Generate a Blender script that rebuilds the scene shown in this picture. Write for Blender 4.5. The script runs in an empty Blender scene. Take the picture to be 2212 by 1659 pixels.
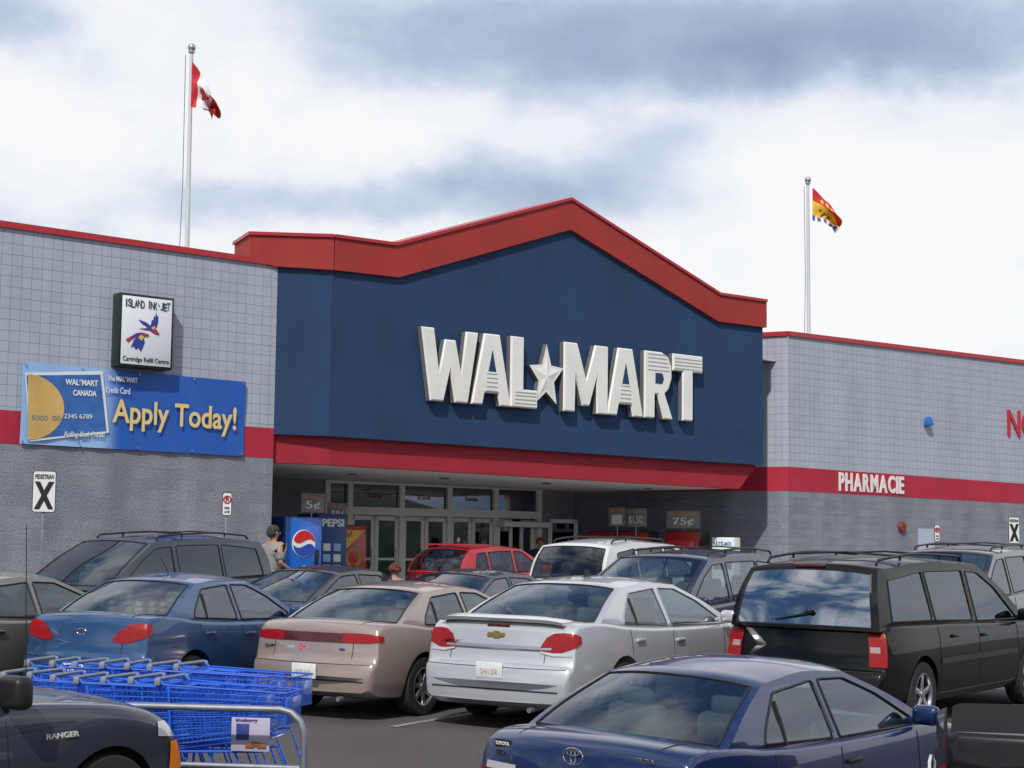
import bpy, bmesh, math, random
from mathutils import Vector, Matrix
from mathutils.bvhtree import BVHTree
from mathutils.geometry import tessellate_polygon
random.seed(7)
C = bpy.context.scene.collection
sin, cos, pi, sqrt = math.sin, math.cos, math.pi, math.sqrt
V = Vector

# ------------------------------------------------------------------ camera
FX = 3800.0; CX = 1106.0; CY = 829.5; CZ = 2.0
pit = math.atan((1205 - CY) / FX); rol = 0.012
F0 = V((0, cos(pit), sin(pit))); R0 = V((1, 0, 0)); U0 = V((0, -sin(pit), cos(pit)))
RV = cos(rol) * R0 + sin(rol) * U0; UV = -sin(rol) * R0 + cos(rol) * U0
CAM = V((0, 0, CZ))
def ray(px, py): return F0 + RV * ((px - CX) / FX) - UV * ((py - CY) / FX)
def at(px, py, Y):
    d = ray(px, py); return CAM + d * (Y / d.y)
cd = bpy.data.cameras.new('camera'); cam = bpy.data.objects.new('camera', cd); C.objects.link(cam)
cd.sensor_width = 36; cd.lens = 36 * FX / 2212.0; cd.clip_start = 0.1; cd.clip_end = 3000
cam.matrix_world = Matrix(((RV.x, UV.x, -F0.x, 0), (RV.y, UV.y, -F0.y, 0), (RV.z, UV.z, -F0.z, CZ), (0, 0, 0, 1)))
bpy.context.scene.camera = cam

# ------------------------------------------------------------------ maths
def pchip(pts):
    xs = [p[0] for p in pts]; ys = [p[1] for p in pts]; n = len(xs)
    h = [max(1e-6, xs[i+1]-xs[i]) for i in range(n-1)]; d = [(ys[i+1]-ys[i])/h[i] for i in range(n-1)]
    m = [0.0]*n
    if n == 2: m = [d[0], d[0]]
    else:
        m[0] = d[0]; m[-1] = d[-1]
        for i in range(1, n-1):
            if d[i-1]*d[i] <= 0: m[i] = 0
            else:
                w1 = 2*h[i]+h[i-1]; w2 = h[i]+2*h[i-1]
                m[i] = (w1+w2)/(w1/d[i-1]+w2/d[i])
    def f(x):
        if x <= xs[0]: return ys[0]
        if x >= xs[-1]: return ys[-1]
        i = 0
        while x > xs[i+1]: i += 1
        t = (x-xs[i])/h[i]; t2 = t*t; t3 = t2*t
        return (2*t3-3*t2+1)*ys[i]+(t3-2*t2+t)*h[i]*m[i]+(-2*t3+3*t2)*ys[i+1]+(t3-t2)*h[i]*m[i+1]
    return f
def curve2(pts, n):
    t = [0]
    for i in range(1, len(pts)): t.append(t[-1]+math.dist(pts[i], pts[i-1]))
    fx = pchip([(t[i], pts[i][0]) for i in range(len(pts))]); fz = pchip([(t[i], pts[i][1]) for i in range(len(pts))])
    if isinstance(n, int): n = [k/n for k in range(n+1)]
    return [(fx(k*t[-1]), fz(k*t[-1])) for k in n]
def lerp(a, b, t): return a+(b-a)*t
def lst(L_, u):
    if not isinstance(L_, (list, tuple)): return L_
    f = u*(len(L_)-1); i = min(int(f), len(L_)-2); return lerp(L_[i], L_[i+1], f-i)
gdep = pchip([(-300, 2.5), (0, 2.36), (6, 2.26), (9, 2.17), (12.5, 2.05), (15, 1.87), (17.5, 1.72), (20, 1.66), (22, 1.61), (26, 1.50), (32, 1.33), (38, 1.21), (60, 1.18), (900, 1.18)])
def gz(y): return CZ - gdep(y)

# ------------------------------------------------------------------ materials
MATS = {}
def newmat(name):
    m = bpy.data.materials.new(name); m.use_nodes = True; nt = m.node_tree
    return m, nt, nt.nodes['Principled BSDF']
def mat(name, col, rough=.5, metal=0.0, coat=0.0, emit=None, var=0.0, vscale=3.0, bump=0.0, bscale=30.0, spec=.5):
    if name in MATS: return MATS[name]
    m, nt, b = newmat(name)
    b.inputs['Base Color'].default_value = (*col, 1); b.inputs['Roughness'].default_value = rough
    b.inputs['Metallic'].default_value = metal; b.inputs['Coat Weight'].default_value = coat
    b.inputs['Coat Roughness'].default_value = .04; b.inputs['Specular IOR Level'].default_value = spec
    if var or bump:
        tc = nt.nodes.new('ShaderNodeTexCoord')
    if var:
        n = nt.nodes.new('ShaderNodeTexNoise'); n.inputs['Scale'].default_value = vscale; n.inputs['Detail'].default_value = 6
        nt.links.new(tc.outputs['Object'], n.inputs['Vector'])
        r = nt.nodes.new('ShaderNodeMapRange'); r.inputs[1].default_value = .3; r.inputs[2].default_value = .7
        r.inputs[3].default_value = 1-var; r.inputs[4].default_value = 1+var
        nt.links.new(n.outputs[0], r.inputs[0])
        mx = nt.nodes.new('ShaderNodeVectorMath'); mx.operation = 'SCALE'; mx.inputs[0].default_value = col
        nt.links.new(r.outputs[0], mx.inputs['Scale']); nt.links.new(mx.outputs[0], b.inputs['Base Color'])
    if bump:
        n2 = nt.nodes.new('ShaderNodeTexNoise'); n2.inputs['Scale'].default_value = bscale; n2.inputs['Detail'].default_value = 5
        nt.links.new(tc.outputs['Object'], n2.inputs['Vector'])
        bp = nt.nodes.new('ShaderNodeBump'); bp.inputs['Strength'].default_value = bump; bp.inputs['Distance'].default_value = .01
        nt.links.new(n2.outputs[0], bp.inputs['Height']); nt.links.new(bp.outputs[0], b.inputs['Normal'])
    MATS[name] = m; return m
def paint(name, col, metal=.45, rough=.3, dust=.22, coat=1.0, spec=.5):
    """car paint with faint road dust towards the sills"""
    if name in MATS: return MATS[name]
    m, nt, b = newmat(name); N = nt.nodes.new; Lk = nt.links.new
    b.inputs['Metallic'].default_value = metal; b.inputs['Roughness'].default_value = rough; b.inputs['Coat Weight'].default_value = coat
    b.inputs['Specular IOR Level'].default_value = spec
    tc = N('ShaderNodeTexCoord'); sp = N('ShaderNodeSeparateXYZ'); Lk(tc.outputs['Object'], sp.inputs[0])
    n = N('ShaderNodeTexNoise'); n.inputs['Scale'].default_value = 5; n.inputs['Detail'].default_value = 6; Lk(tc.outputs['Object'], n.inputs[0])
    mr = N('ShaderNodeMapRange'); mr.inputs[1].default_value = .2; mr.inputs[2].default_value = .7; mr.inputs[3].default_value = dust; mr.inputs[4].default_value = 0; Lk(sp.outputs[2], mr.inputs[0])
    mu = N('ShaderNodeMath'); mu.operation = 'MULTIPLY'; Lk(mr.outputs[0], mu.inputs[0]); Lk(n.outputs[0], mu.inputs[1])
    mx = N('ShaderNodeMix'); mx.data_type = 'RGBA'; Lk(mu.outputs[0], mx.inputs[0]); mx.inputs[6].default_value = (*col, 1); mx.inputs[7].default_value = (.16, .14, .12, 1)
    Lk(mx.outputs[2], b.inputs['Base Color'])
    cr_ = N('ShaderNodeMath'); cr_.operation = 'MULTIPLY_ADD'; Lk(mu.outputs[0], cr_.inputs[0]); cr_.inputs[1].default_value = 1.2; cr_.inputs[2].default_value = .03; Lk(cr_.outputs[0], b.inputs['Coat Roughness'])
    MATS[name] = m; return m
def glassmat(name, tint, base=.08, top=.8):
    if name in MATS: return MATS[name]
    m = bpy.data.materials.new(name); m.use_nodes = True; nt = m.node_tree; nt.nodes.clear()
    o = nt.nodes.new('ShaderNodeOutputMaterial'); mx = nt.nodes.new('ShaderNodeMixShader')
    t = nt.nodes.new('ShaderNodeBsdfTransparent'); t.inputs[0].default_value = (*tint, 1)
    g = nt.nodes.new('ShaderNodeBsdfGlossy'); g.inputs['Roughness'].default_value = .015; g.inputs[0].default_value = (.84, .92, 1, 1)
    lw = nt.nodes.new('ShaderNodeLayerWeight'); lw.inputs[0].default_value = .5
    p = nt.nodes.new('ShaderNodeMath'); p.operation = 'POWER'; p.inputs[1].default_value = 2.6
    q = nt.nodes.new('ShaderNodeMath'); q.operation = 'MULTIPLY_ADD'; q.inputs[1].default_value = top; q.inputs[2].default_value = base
    nt.links.new(lw.outputs['Facing'], p.inputs[0]); nt.links.new(p.outputs[0], q.inputs[0]); nt.links.new(q.outputs[0], mx.inputs[0])
    nt.links.new(t.outputs[0], mx.inputs[1]); nt.links.new(g.outputs[0], mx.inputs[2]); nt.links.new(mx.outputs[0], o.inputs[0])
    MATS[name] = m; return m
def blockmat(name, c1, c2, mort, bw, bh, off, msize, bump, rough_scale, stain=.12):
    m, nt, b = newmat(name); N = nt.nodes.new; Lk = nt.links.new
    tc = N('ShaderNodeTexCoord'); sp = N('ShaderNodeSeparateXYZ'); cb = N('ShaderNodeCombineXYZ')
    Lk(tc.outputs['Object'], sp.inputs[0]); Lk(sp.outputs[0], cb.inputs[0]); Lk(sp.outputs[2], cb.inputs[1])
    br = N('ShaderNodeTexBrick'); br.offset = off; br.squash = 1
    br.inputs['Scale'].default_value = 1; br.inputs['Brick Width'].default_value = bw; br.inputs['Row Height'].default_value = bh
    br.inputs['Mortar Size'].default_value = msize; br.inputs['Mortar Smooth'].default_value = .3
    br.inputs['Color1'].default_value = (*c1, 1); br.inputs['Color2'].default_value = (*c2, 1); br.inputs['Mortar'].default_value = (*mort, 1)
    Lk(cb.outputs[0], br.inputs['Vector'])
    mp = N('ShaderNodeMapping'); mp.inputs['Scale'].default_value = (1.2, 1, .25); Lk(tc.outputs['Object'], mp.inputs[0])
    n = N('ShaderNodeTexNoise'); n.inputs['Scale'].default_value = 1.1; n.inputs['Detail'].default_value = 7; Lk(mp.outputs[0], n.inputs['Vector'])
    r = N('ShaderNodeMapRange'); r.inputs[1].default_value = .3; r.inputs[2].default_value = .7; r.inputs[3].default_value = 1-stain; r.inputs[4].default_value = 1+stain
    Lk(n.outputs[0], r.inputs[0])
    mx = N('ShaderNodeVectorMath'); mx.operation = 'SCALE'; Lk(br.outputs['Color'], mx.inputs[0]); Lk(r.outputs[0], mx.inputs['Scale'])
    n2 = N('ShaderNodeTexNoise'); n2.inputs['Scale'].default_value = rough_scale; n2.inputs['Detail'].default_value = 6; Lk(tc.outputs['Object'], n2.inputs['Vector'])
    r2 = N('ShaderNodeMapRange'); r2.inputs[1].default_value = .25; r2.inputs[2].default_value = .75; r2.inputs[3].default_value = 1-bump*.25; r2.inputs[4].default_value = 1+bump*.25
    Lk(n2.outputs[0], r2.inputs[0])
    mx2 = N('ShaderNodeVectorMath'); mx2.operation = 'SCALE'; Lk(mx.outputs[0], mx2.inputs[0]); Lk(r2.outputs[0], mx2.inputs['Scale'])
    Lk(mx2.outputs[0], b.inputs['Base Color'])
    b.inputs['Roughness'].default_value = .85
    ad = N('ShaderNodeMath'); ad.operation = 'SUBTRACT'; Lk(n2.outputs[0], ad.inputs[0]); Lk(br.outputs['Fac'], ad.inputs[1])
    bp = N('ShaderNodeBump'); bp.inputs['Strength'].default_value = bump; bp.inputs['Distance'].default_value = .02
    Lk(ad.outputs[0], bp.inputs['Height']); Lk(bp.outputs[0], b.inputs['Normal'])
    return m

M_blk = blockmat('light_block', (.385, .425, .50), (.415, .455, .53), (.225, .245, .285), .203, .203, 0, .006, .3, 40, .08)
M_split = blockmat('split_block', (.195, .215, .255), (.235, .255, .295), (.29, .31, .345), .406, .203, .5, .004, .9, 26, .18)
M_stripe = mat('red_block_paint', (.44, .016, .042), .7, var=.12, vscale=1.5)
M_fascia_shade = mat('red_fascia_shaded', (.34, .013, .028), .75, var=.12, vscale=1.2)  # stripe red made darker, canopy shade put into the colour
M_redtrim = mat('red_stucco', (.36, .032, .027), .75, var=.13, vscale=.8, bump=.3, bscale=60)
M_redcap = mat('red_metal_cap', (.45, .03, .04), .4)
M_blue = mat('blue_stucco', (.013, .047, .122), .8, var=.2, vscale=.7, bump=.5, bscale=90)
M_white = mat('white_letter_face', (.84, .83, .78), .45, var=.05, vscale=2)
M_letshade = mat('letter_side_shade', (.16, .16, .165), .6)  # dark grey stands for the unlit letter sides, shade in the colour
M_groove = mat('groove', (.45, .45, .43), .6)
M_frame = mat('door_frame', (.88, .87, .83), .45)
M_dark = mat('dark', (.02, .021, .024), .6)
M_black = mat('black_plastic', (.012, .012, .013), .45)
M_rub = mat('tyre_rubber', (.018, .018, .019), .8, bump=.3, bscale=80)
M_alu = mat('alloy', (.42, .43, .45), .32, .85)
M_hub = mat('hubcap_silver', (.45, .46, .48), .4, .5)
M_galv = mat('galvanised', (.26, .28, .31), .5, .6, var=.15, vscale=8)
M_int = mat('interior', (.045, .045, .05), .8)
M_intl = mat('interior_light', (.20, .195, .185), .85)
M_glass = glassmat('car_glass', (.48, .56, .56), .07, .72)
M_tint = glassmat('tinted_glass', (.04, .05, .05), .10, .40)
M_sglass = glassmat('store_glass', (.14, .16, .18), .20)
M_red = mat('lamp_red', (.30, .003, .006), .35, 0, .45, spec=.3)
M_redd = mat('lamp_dark_red', (.07, .004, .008), .3, 0, .6)
M_clear = mat('lamp_clear', (.6, .6, .62), .15, .2, 1)
M_amber = mat('lamp_amber', (.85, .22, .01), .2, 0, 1)
M_plate = mat('plate_white', (.72, .73, .73), .4, var=.06, vscale=20)
M_chrome = mat('chrome', (.7, .71, .73), .12, 1)
M_silver = mat('silver_trim', (.5, .5, .52), .3, .8)
M_wht = mat('white', (.78, .78, .77), .5)
M_blk2 = mat('black_print', (.015, .015, .016), .5)
M_redp = mat('red_print', (.55, .02, .02), .5)
M_yel = mat('yellow_print', (.85, .55, .08), .5)
M_conc = mat('concrete', (.32, .31, .29), .85, var=.15, vscale=1.3, bump=.3)

# ------------------------------------------------------------------ mesh helper
class MB:
    def __init__(s): s.v = []; s.f = []; s.m = []
    def add(s, vs, fs, m=0):
        b = len(s.v); s.v += [tuple(v) for v in vs]
        for f in fs: s.f.append(tuple(i+b for i in f)); s.m.append(m)
        return s
    def box(s, c, d, m=0, M=None):
        x, y, z = d[0]/2, d[1]/2, d[2]/2
        vs = [V((c[0]+a*x, c[1]+b*y, c[2]+e*z)) for a, b, e in ((-1,-1,-1),(1,-1,-1),(1,1,-1),(-1,1,-1),(-1,-1,1),(1,-1,1),(1,1,1),(-1,1,1))]
        if M: vs = [M @ v for v in vs]
        return s.add(vs, [(0,3,2,1),(4,5,6,7),(0,1,5,4),(1,2,6,5),(2,3,7,6),(3,0,4,7)], m)
    def rbox(s, c, d, r=.02, m=0, M=None, seg=2, taper=None):
        bm = bmesh.new(); bmesh.ops.create_cube(bm, size=1)
        for v in bm.verts:
            v.co = V((v.co.x*d[0], v.co.y*d[1], v.co.z*d[2]))
            if taper and v.co.z > 0: v.co.x *= taper; v.co.y *= taper
        bmesh.ops.bevel(bm, geom=bm.edges[:], offset=r, segments=seg, affect='EDGES', profile=.5)
        bm.verts.index_update()
        vs = [v.co+V(c) for v in bm.verts]
        if M: vs = [M @ v for v in vs]
        s.add(vs, [[v.index for v in f.verts] for f in bm.faces], m); bm.free(); return s
    def tube(s, pts, r, n=8, m=0, closed=False, cap=True):
        pts = [V(p) for p in pts]; k = len(pts); vs = []; fs = []
        rs = r if isinstance(r, (list, tuple)) else [r]*k
        pu = None
        for i, p in enumerate(pts):
            if closed: t = pts[(i+1) % k]-pts[i-1]
            else: t = pts[min(i+1, k-1)]-pts[max(i-1, 0)]
            if t.length < 1e-9: t = V((0, 0, 1))
            t.normalize()
            if pu is None:
                u = V((0, 0, 1)) if abs(t.z) < .9 else V((1, 0, 0))
            else: u = pu
            u = (u-t*u.dot(t))
            if u.length < 1e-6: u = t.orthogonal()
            u.normalize(); pu = u; w = t.cross(u)
            for j in range(n):
                a = 2*pi*(j+.5)/n; vs.append(p+(u*cos(a)+w*sin(a))*rs[i])
        for i in range(k if closed else k-1):
            for j in range(n):
                a = i*n+j; b = i*n+(j+1) % n; c2 = ((i+1) % k)*n+(j+1) % n; d = ((i+1) % k)*n+j
                fs.append((a, b, c2, d))
        if cap and not closed:
            fs.append(tuple(range(n-1, -1, -1))); fs.append(tuple((k-1)*n+j for j in range(n)))
        return s.add(vs, fs, m)
    def lathe(s, prof, c, n=24, m=0, axis='y'):
        vs = []; fs = []; k = len(prof)
        for i in range(n):
            a = 2*pi*i/n
            for r, h in prof:
                if axis == 'y': vs.append((c[0]+r*cos(a), c[1]+h, c[2]+r*sin(a)))
                elif axis == 'x': vs.append((c[0]+h, c[1]+r*cos(a), c[2]+r*sin(a)))
                else: vs.append((c[0]+r*cos(a), c[1]+r*sin(a), c[2]+h))
        for i in range(n):
            for j in range(k-1):
                fs.append((i*k+j, ((i+1) % n)*k+j, ((i+1) % n)*k+j+1, i*k+j+1))
        return s.add(vs, fs, m)
    def prism(s, pts, y0, y1, m=0, ms=None):
        n = len(pts); vs = [(p[0], y0, p[1]) for p in pts]+[(p[0], y1, p[1]) for p in pts]
        s.add(vs, [tuple(range(n))], m)
        b = len(s.v)-2*n
        s.f.append(tuple(b+n+i for i in range(n-1, -1, -1))); s.m.append(m if ms is None else ms)
        for i in range(n):
            j = (i+1) % n; s.f.append((b+i, b+n+i, b+n+j, b+j)); s.m.append(m if ms is None else ms)
        return s
    def ell(s, c, r, nu=16, nv=10, m=0):
        vs = []; fs = []
        for i in range(nv+1):
            a = pi*i/nv
            for j in range(nu):
                b = 2*pi*j/nu; vs.append((c[0]+r[0]*sin(a)*cos(b), c[1]+r[1]*sin(a)*sin(b), c[2]+r[2]*cos(a)))
        for i in range(nv):
            for j in range(nu): fs.append((i*nu+j, i*nu+(j+1) % nu, (i+1)*nu+(j+1) % nu, (i+1)*nu+j))
        return s.add(vs, fs, m)
    def merge(s, me, M=None, m=0):
        return s.add([(M @ v.co if M else v.co) for v in me.vertices], [tuple(p.vertices) for p in me.polygons], m)
    def build(s, name, mats, parent=None, ang=35, weld=False, recalc=True):
        me = bpy.data.meshes.new(name); me.from_pydata(s.v, [], s.f)
        if not isinstance(mats, (list, tuple)): mats = [mats]
        for mm in mats: me.materials.append(mm)
        for i, p in enumerate(me.polygons): p.material_index = min(s.m[i], len(mats)-1)
        if recalc or weld:
            bm = bmesh.new(); bm.from_mesh(me)
            bmesh.ops.remove_doubles(bm, verts=bm.verts[:], dist=.0002)
            if recalc: bmesh.ops.recalc_face_normals(bm, faces=bm.faces[:])
            bm.to_mesh(me); bm.free()
        for p in me.polygons: p.use_smooth = ang > 0
        if ang > 0: me.set_sharp_from_angle(angle=math.radians(ang))
        me.update()
        o = bpy.data.objects.new(name, me); C.objects.link(o)
        if parent: o.parent = parent
        return o
def tag(o, label=None, cat=None, group=None, kind=None):
    if label: o['label'] = label
    if cat: o['category'] = cat
    if group: o['group'] = group
    if kind: o['kind'] = kind
    return o
def emp(name, label, cat, loc=(0, 0, 0), rz=0, group=None):
    o = bpy.data.objects.new(name, None); C.objects.link(o); o.location = loc; o.rotation_euler = (0, 0, rz); o.empty_display_size = .2
    return tag(o, label, cat, group)
def copy_tree(o, parent=None):
    c = o.copy(); C.objects.link(c)
    if parent: c.parent = parent
    for ch in list(o.children): copy_tree(ch, c)
    return c
TC = {}
def text_me(s, ext=.005, off=0.0):
    key = (s, ext, off)
    if key in TC: return TC[key]
    cu = bpy.data.curves.new('t', 'FONT'); cu.body = s; cu.extrude = ext; cu.offset = off; cu.resolution_u = 4
    o = bpy.data.objects.new('t', cu); C.objects.link(o)
    dg = bpy.context.evaluated_depsgraph_get(); me = bpy.data.meshes.new_from_object(o.evaluated_get(dg))
    bpy.data.objects.remove(o); TC[key] = me; return me
def text_into(mb, s, c, w, h, y, m=0, off=.02, th=.006, shear=0.0, rot=0.0):
    me = text_me(s, .01, off)
    xs = [v.co.x for v in me.vertices]; ys = [v.co.y for v in me.vertices]
    if not xs: return
    x0, x1, y0, y1 = min(xs), max(xs), min(ys), max(ys)
    if w is None: w = h*(x1-x0)/(y1-y0)
    vs = []
    for v in me.vertices:
        a = (v.co.x-(x0+x1)/2)/(x1-x0)*w; b = (v.co.y-(y0+y1)/2)/(y1-y0)*h
        a += b*shear
        a, b = a*cos(rot)-b*sin(rot), a*sin(rot)+b*cos(rot)
        vs.append((c[0]+a, y-th*(v.co.z/.01+1)/2, c[1]+b))
    mb.add(vs, [tuple(p.vertices) for p in me.polygons], m)

# ------------------------------------------------------------------ world and sun
w = bpy.data.worlds.new('World'); bpy.context.scene.world = w; w.use_nodes = True
nt = w.node_tree; nt.nodes.clear(); N = nt.nodes.new; Lk = nt.links.new
out = N('ShaderNodeOutputWorld'); bg = N('ShaderNodeBackground'); Lk(bg.outputs[0], out.inputs[0])
sun_el = math.radians(46); sun_dir = V((-.22, -.975, 0)).normalized()*cos(sun_el)+V((0, 0, sin(sun_el)))
sky = N('ShaderNodeTexSky'); sky.sky_type = 'NISHITA'; sky.sun_disc = False; sky.sun_elevation = sun_el
sky.sun_rotation = math.atan2(sun_dir.x, sun_dir.y)
tc = N('ShaderNodeTexCoord')
def noise(scale, det, vec, rough=.55, dist=0.0):
    n = N('ShaderNodeTexNoise'); n.inputs['Scale'].default_value = scale; n.inputs['Detail'].default_value = det
    n.inputs['Roughness'].default_value = rough; n.inputs['Distortion'].default_value = dist; Lk(vec, n.inputs['Vector']); return n
def math_(op, a, b=None, c=None):
    m = N('ShaderNodeMath'); m.operation = op
    for i, v in enumerate((a, b, c)):
        if v is None: continue
        if isinstance(v, (int, float)): m.inputs[i].default_value = v
        else: Lk(v, m.inputs[i])
    return m.outputs[0]
mp = N('ShaderNodeMapping'); mp.inputs['Scale'].default_value = (1, 1, 1.8); mp.inputs['Location'].default_value = (3.1, .4, 1.7); Lk(tc.outputs['Generated'], mp.inputs[0])
n1 = noise(4.8, 9, mp.outputs[0], .54, .15)
n3 = noise(14, 8, mp.outputs[0], .58, .1)
n0 = noise(7.0, 7, tc.outputs['Generated'], .6)
wv = N('ShaderNodeVectorMath'); wv.operation = 'MULTIPLY_ADD'; Lk(n0.outputs['Color'], wv.inputs[0]); wv.inputs[1].default_value = (.14, .14, .07)
sb = N('ShaderNodeVectorMath'); sb.operation = 'SUBTRACT'; Lk(tc.outputs['Generated'], sb.inputs[0]); sb.inputs[1].default_value = (.07, .07, .035)
Lk(sb.outputs[0], wv.inputs[2])
base_v = math_('MULTIPLY_ADD', n1.outputs[0], .80, .105)
cur = math_('MULTIPLY_ADD', n3.outputs[0], .32, base_v)
def blob(px, py, rx, ry, amt):
    global cur
    d = ray(px, py).normalized()
    s = N('ShaderNodeVectorMath'); s.operation = 'SUBTRACT'; Lk(wv.outputs[0], s.inputs[0]); s.inputs[1].default_value = d
    m = N('ShaderNodeVectorMath'); m.operation = 'MULTIPLY'; Lk(s.outputs[0], m.inputs[0]); m.inputs[1].default_value = (FX/rx, 3, FX/ry)
    l = N('ShaderNodeVectorMath'); l.operation = 'LENGTH'; Lk(m.outputs[0], l.inputs[0])
    r = N('ShaderNodeMapRange'); r.interpolation_type = 'SMOOTHSTEP'; r.inputs[1].default_value = 0; r.inputs[2].default_value = 1.2; r.inputs[3].default_value = amt; r.inputs[4].default_value = 0
    Lk(l.outputs['Value'], r.inputs[0]); cur = math_('ADD', cur, r.outputs[0])
blob(1500, 60, 1100, 170, -.36); blob(1850, 130, 620, 100, -.20)
blob(1100, 450, 560, 100, -.26); blob(480, 430, 380, 85, -.20); blob(1400, 330, 240, 90, -.14); blob(30, 40, 120, 80, -.15)
blob(200, 220, 480, 180, .14); blob(880, 280, 340, 85, .16); blob(1950, 440, 500, 200, .18); blob(250, 50, 360, 90, .10)
rp = N('ShaderNodeValToRGB'); Lk(cur, rp.inputs[0]); cr = rp.color_ramp
cr.elements[0].position = .12; cr.elements[0].color = (.30, .37, .51, 1)
cr.elements[1].position = .88; cr.elements[1].color = (1, 1, 1, 1)
e = cr.elements.new(.36); e.color = (.44, .53, .68, 1)
e = cr.elements.new(.49); e.color = (.62, .71, .84, 1)
e = cr.elements.new(.60); e.color = (.85, .90, .95, 1)
e = cr.elements.new(.71); e.color = (.96, .97, .985, 1)
mp2 = N('ShaderNodeMapping'); mp2.inputs['Scale'].default_value = (1, 1, 1.6); mp2.inputs['Location'].default_value = (8.1, 2.4, .7); Lk(tc.outputs['Generated'], mp2.inputs[0])
n4 = noise(2.8, 9, mp2.outputs[0], .55, .3)
rp2 = N('ShaderNodeValToRGB'); Lk(n4.outputs[0], rp2.inputs[0]); c2 = rp2.color_ramp
c2.elements[0].position = .38; c2.elements[0].color = (.08, .16, .34, 1); c2.elements[1].position = .63; c2.elements[1].color = (1.05, 1.05, 1.05, 1)
e = c2.elements.new(.45); e.color = (.22, .31, .46, 1); e = c2.elements.new(.52); e.color = (.58, .63, .70, 1)
sxyz = N('ShaderNodeSeparateXYZ'); Lk(tc.outputs['Generated'], sxyz.inputs[0])
ma = N('ShaderNodeMapRange'); ma.interpolation_type = 'SMOOTHSTEP'; ma.inputs[1].default_value = .55; ma.inputs[2].default_value = .0; Lk(sxyz.outputs[1], ma.inputs[0])
mbb = N('ShaderNodeMapRange'); mbb.interpolation_type = 'SMOOTHSTEP'; mbb.inputs[1].default_value = .42; mbb.inputs[2].default_value = .75; Lk(sxyz.outputs[2], mbb.inputs[0])
msk = math_('MAXIMUM', ma.outputs[0], mbb.outputs[0])
m0 = N('ShaderNodeMix'); m0.data_type = 'RGBA'; Lk(msk, m0.inputs[0]); Lk(rp.outputs[0], m0.inputs[6]); Lk(rp2.outputs[0], m0.inputs[7])
sc = N('ShaderNodeVectorMath'); sc.operation = 'SCALE'; Lk(sky.outputs[0], sc.inputs[0]); sc.inputs['Scale'].default_value = .08
mx = N('ShaderNodeMix'); mx.data_type = 'RGBA'; mx.inputs[0].default_value = .95
Lk(sc.outputs[0], mx.inputs[6]); Lk(m0.outputs[2], mx.inputs[7]); Lk(mx.outputs[2], bg.inputs[0]); bg.inputs[1].default_value = 1.0
sl = bpy.data.lights.new('sun', 'SUN'); sl.energy = 3.2; sl.angle = math.radians(1.5); sl.color = (1, .955, .89)
so = bpy.data.objects.new('sun', sl); C.objects.link(so); so.rotation_euler = (-sun_dir).to_track_quat('-Z', 'Y').to_euler()
sc_ = bpy.context.scene; sc_.view_settings.view_transform = 'Standard'; sc_.view_settings.look = 'None'; sc_.view_settings.exposure = 0

# ------------------------------------------------------------------ ground
def asphalt():
    m, nt, b = newmat('asphalt'); N = nt.nodes.new; Lk = nt.links.new
    tc = N('ShaderNodeTexCoord')
    a = N('ShaderNodeTexNoise'); a.inputs['Scale'].default_value = .35; a.inputs['Detail'].default_value = 8; Lk(tc.outputs['Object'], a.inputs[0])
    c = N('ShaderNodeTexNoise'); c.inputs['Scale'].default_value = 60; c.inputs['Detail'].default_value = 4; Lk(tc.outputs['Object'], c.inputs[0])
    r = N('ShaderNodeValToRGB'); Lk(a.outputs[0], r.inputs[0]); r.color_ramp.elements[0].position = .3; r.color_ramp.elements[0].color = (.060, .052, .054, 1)
    r.color_ramp.elements[1].position = .7; r.color_ramp.elements[1].color = (.095, .084, .085, 1)
    q = N('ShaderNodeMapRange'); q.inputs[1].default_value = .3; q.inputs[2].default_value = .7; q.inputs[3].default_value = .7; q.inputs[4].default_value = 1.3; Lk(c.outputs[0], q.inputs[0])
    s = N('ShaderNodeVectorMath'); s.operation = 'SCALE'; Lk(r.outputs[0], s.inputs[0]); Lk(q.outputs[0], s.inputs['Scale']); Lk(s.outputs[0], b.inputs['Base Color'])
    bp = N('ShaderNodeBump'); bp.inputs['Strength'].default_value = .5; bp.inputs['Distance'].default_value = .01; Lk(c.outputs[0], bp.inputs['Height']); Lk(bp.outputs[0], b.inputs['Normal'])
    b.inputs['Roughness'].default_value = .85
    return m
M_asph = asphalt()
g = MB(); ys = [-300, -100, -40, -15]+[i*.8 for i in range(-10, 76)]+[70, 90, 140, 300, 900]; xs = [-900, -200, -60, -20, 0, 20, 60, 200, 900]
vs = [(x, y, gz(y)) for y in ys for x in xs]; nx = len(xs)
g.add(vs, [(j*nx+i, j*nx+i+1, (j+1)*nx+i+1, (j+1)*nx+i) for j in range(len(ys)-1) for i in range(nx-1)])
tag(g.build('ground', M_asph, ang=60), kind='structure')
rnd = random.Random(3); hm = MB(); nA = 90; vs = []
for i in range(nA+1):
    a = math.radians(lerp(165, 375, i/nA)); hgt = 9+2.5*sin(i*.35)+2*sin(i*.83+1)+rnd.uniform(-1.2, 1.2)
    for rr, hh in ((105, -1), (108, hgt*.7), (114, hgt), (135, hgt*1.1), (170, -1)):
        vs.append((rr*cos(a), rr*sin(a)+10, gz(-100)+hh))
hm.add(vs, [(i*5+j, i*5+j+1, (i+1)*5+j+1, (i+1)*5+j) for i in range(nA) for j in range(4)])
tag(hm.build('unseen_hills', mat('unseen_hill_green', (.035, .05, .03), .9, var=.6, vscale=.4), ang=60), kind='structure')  # unseen dark ring, added behind the camera to darken car reflections

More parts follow.
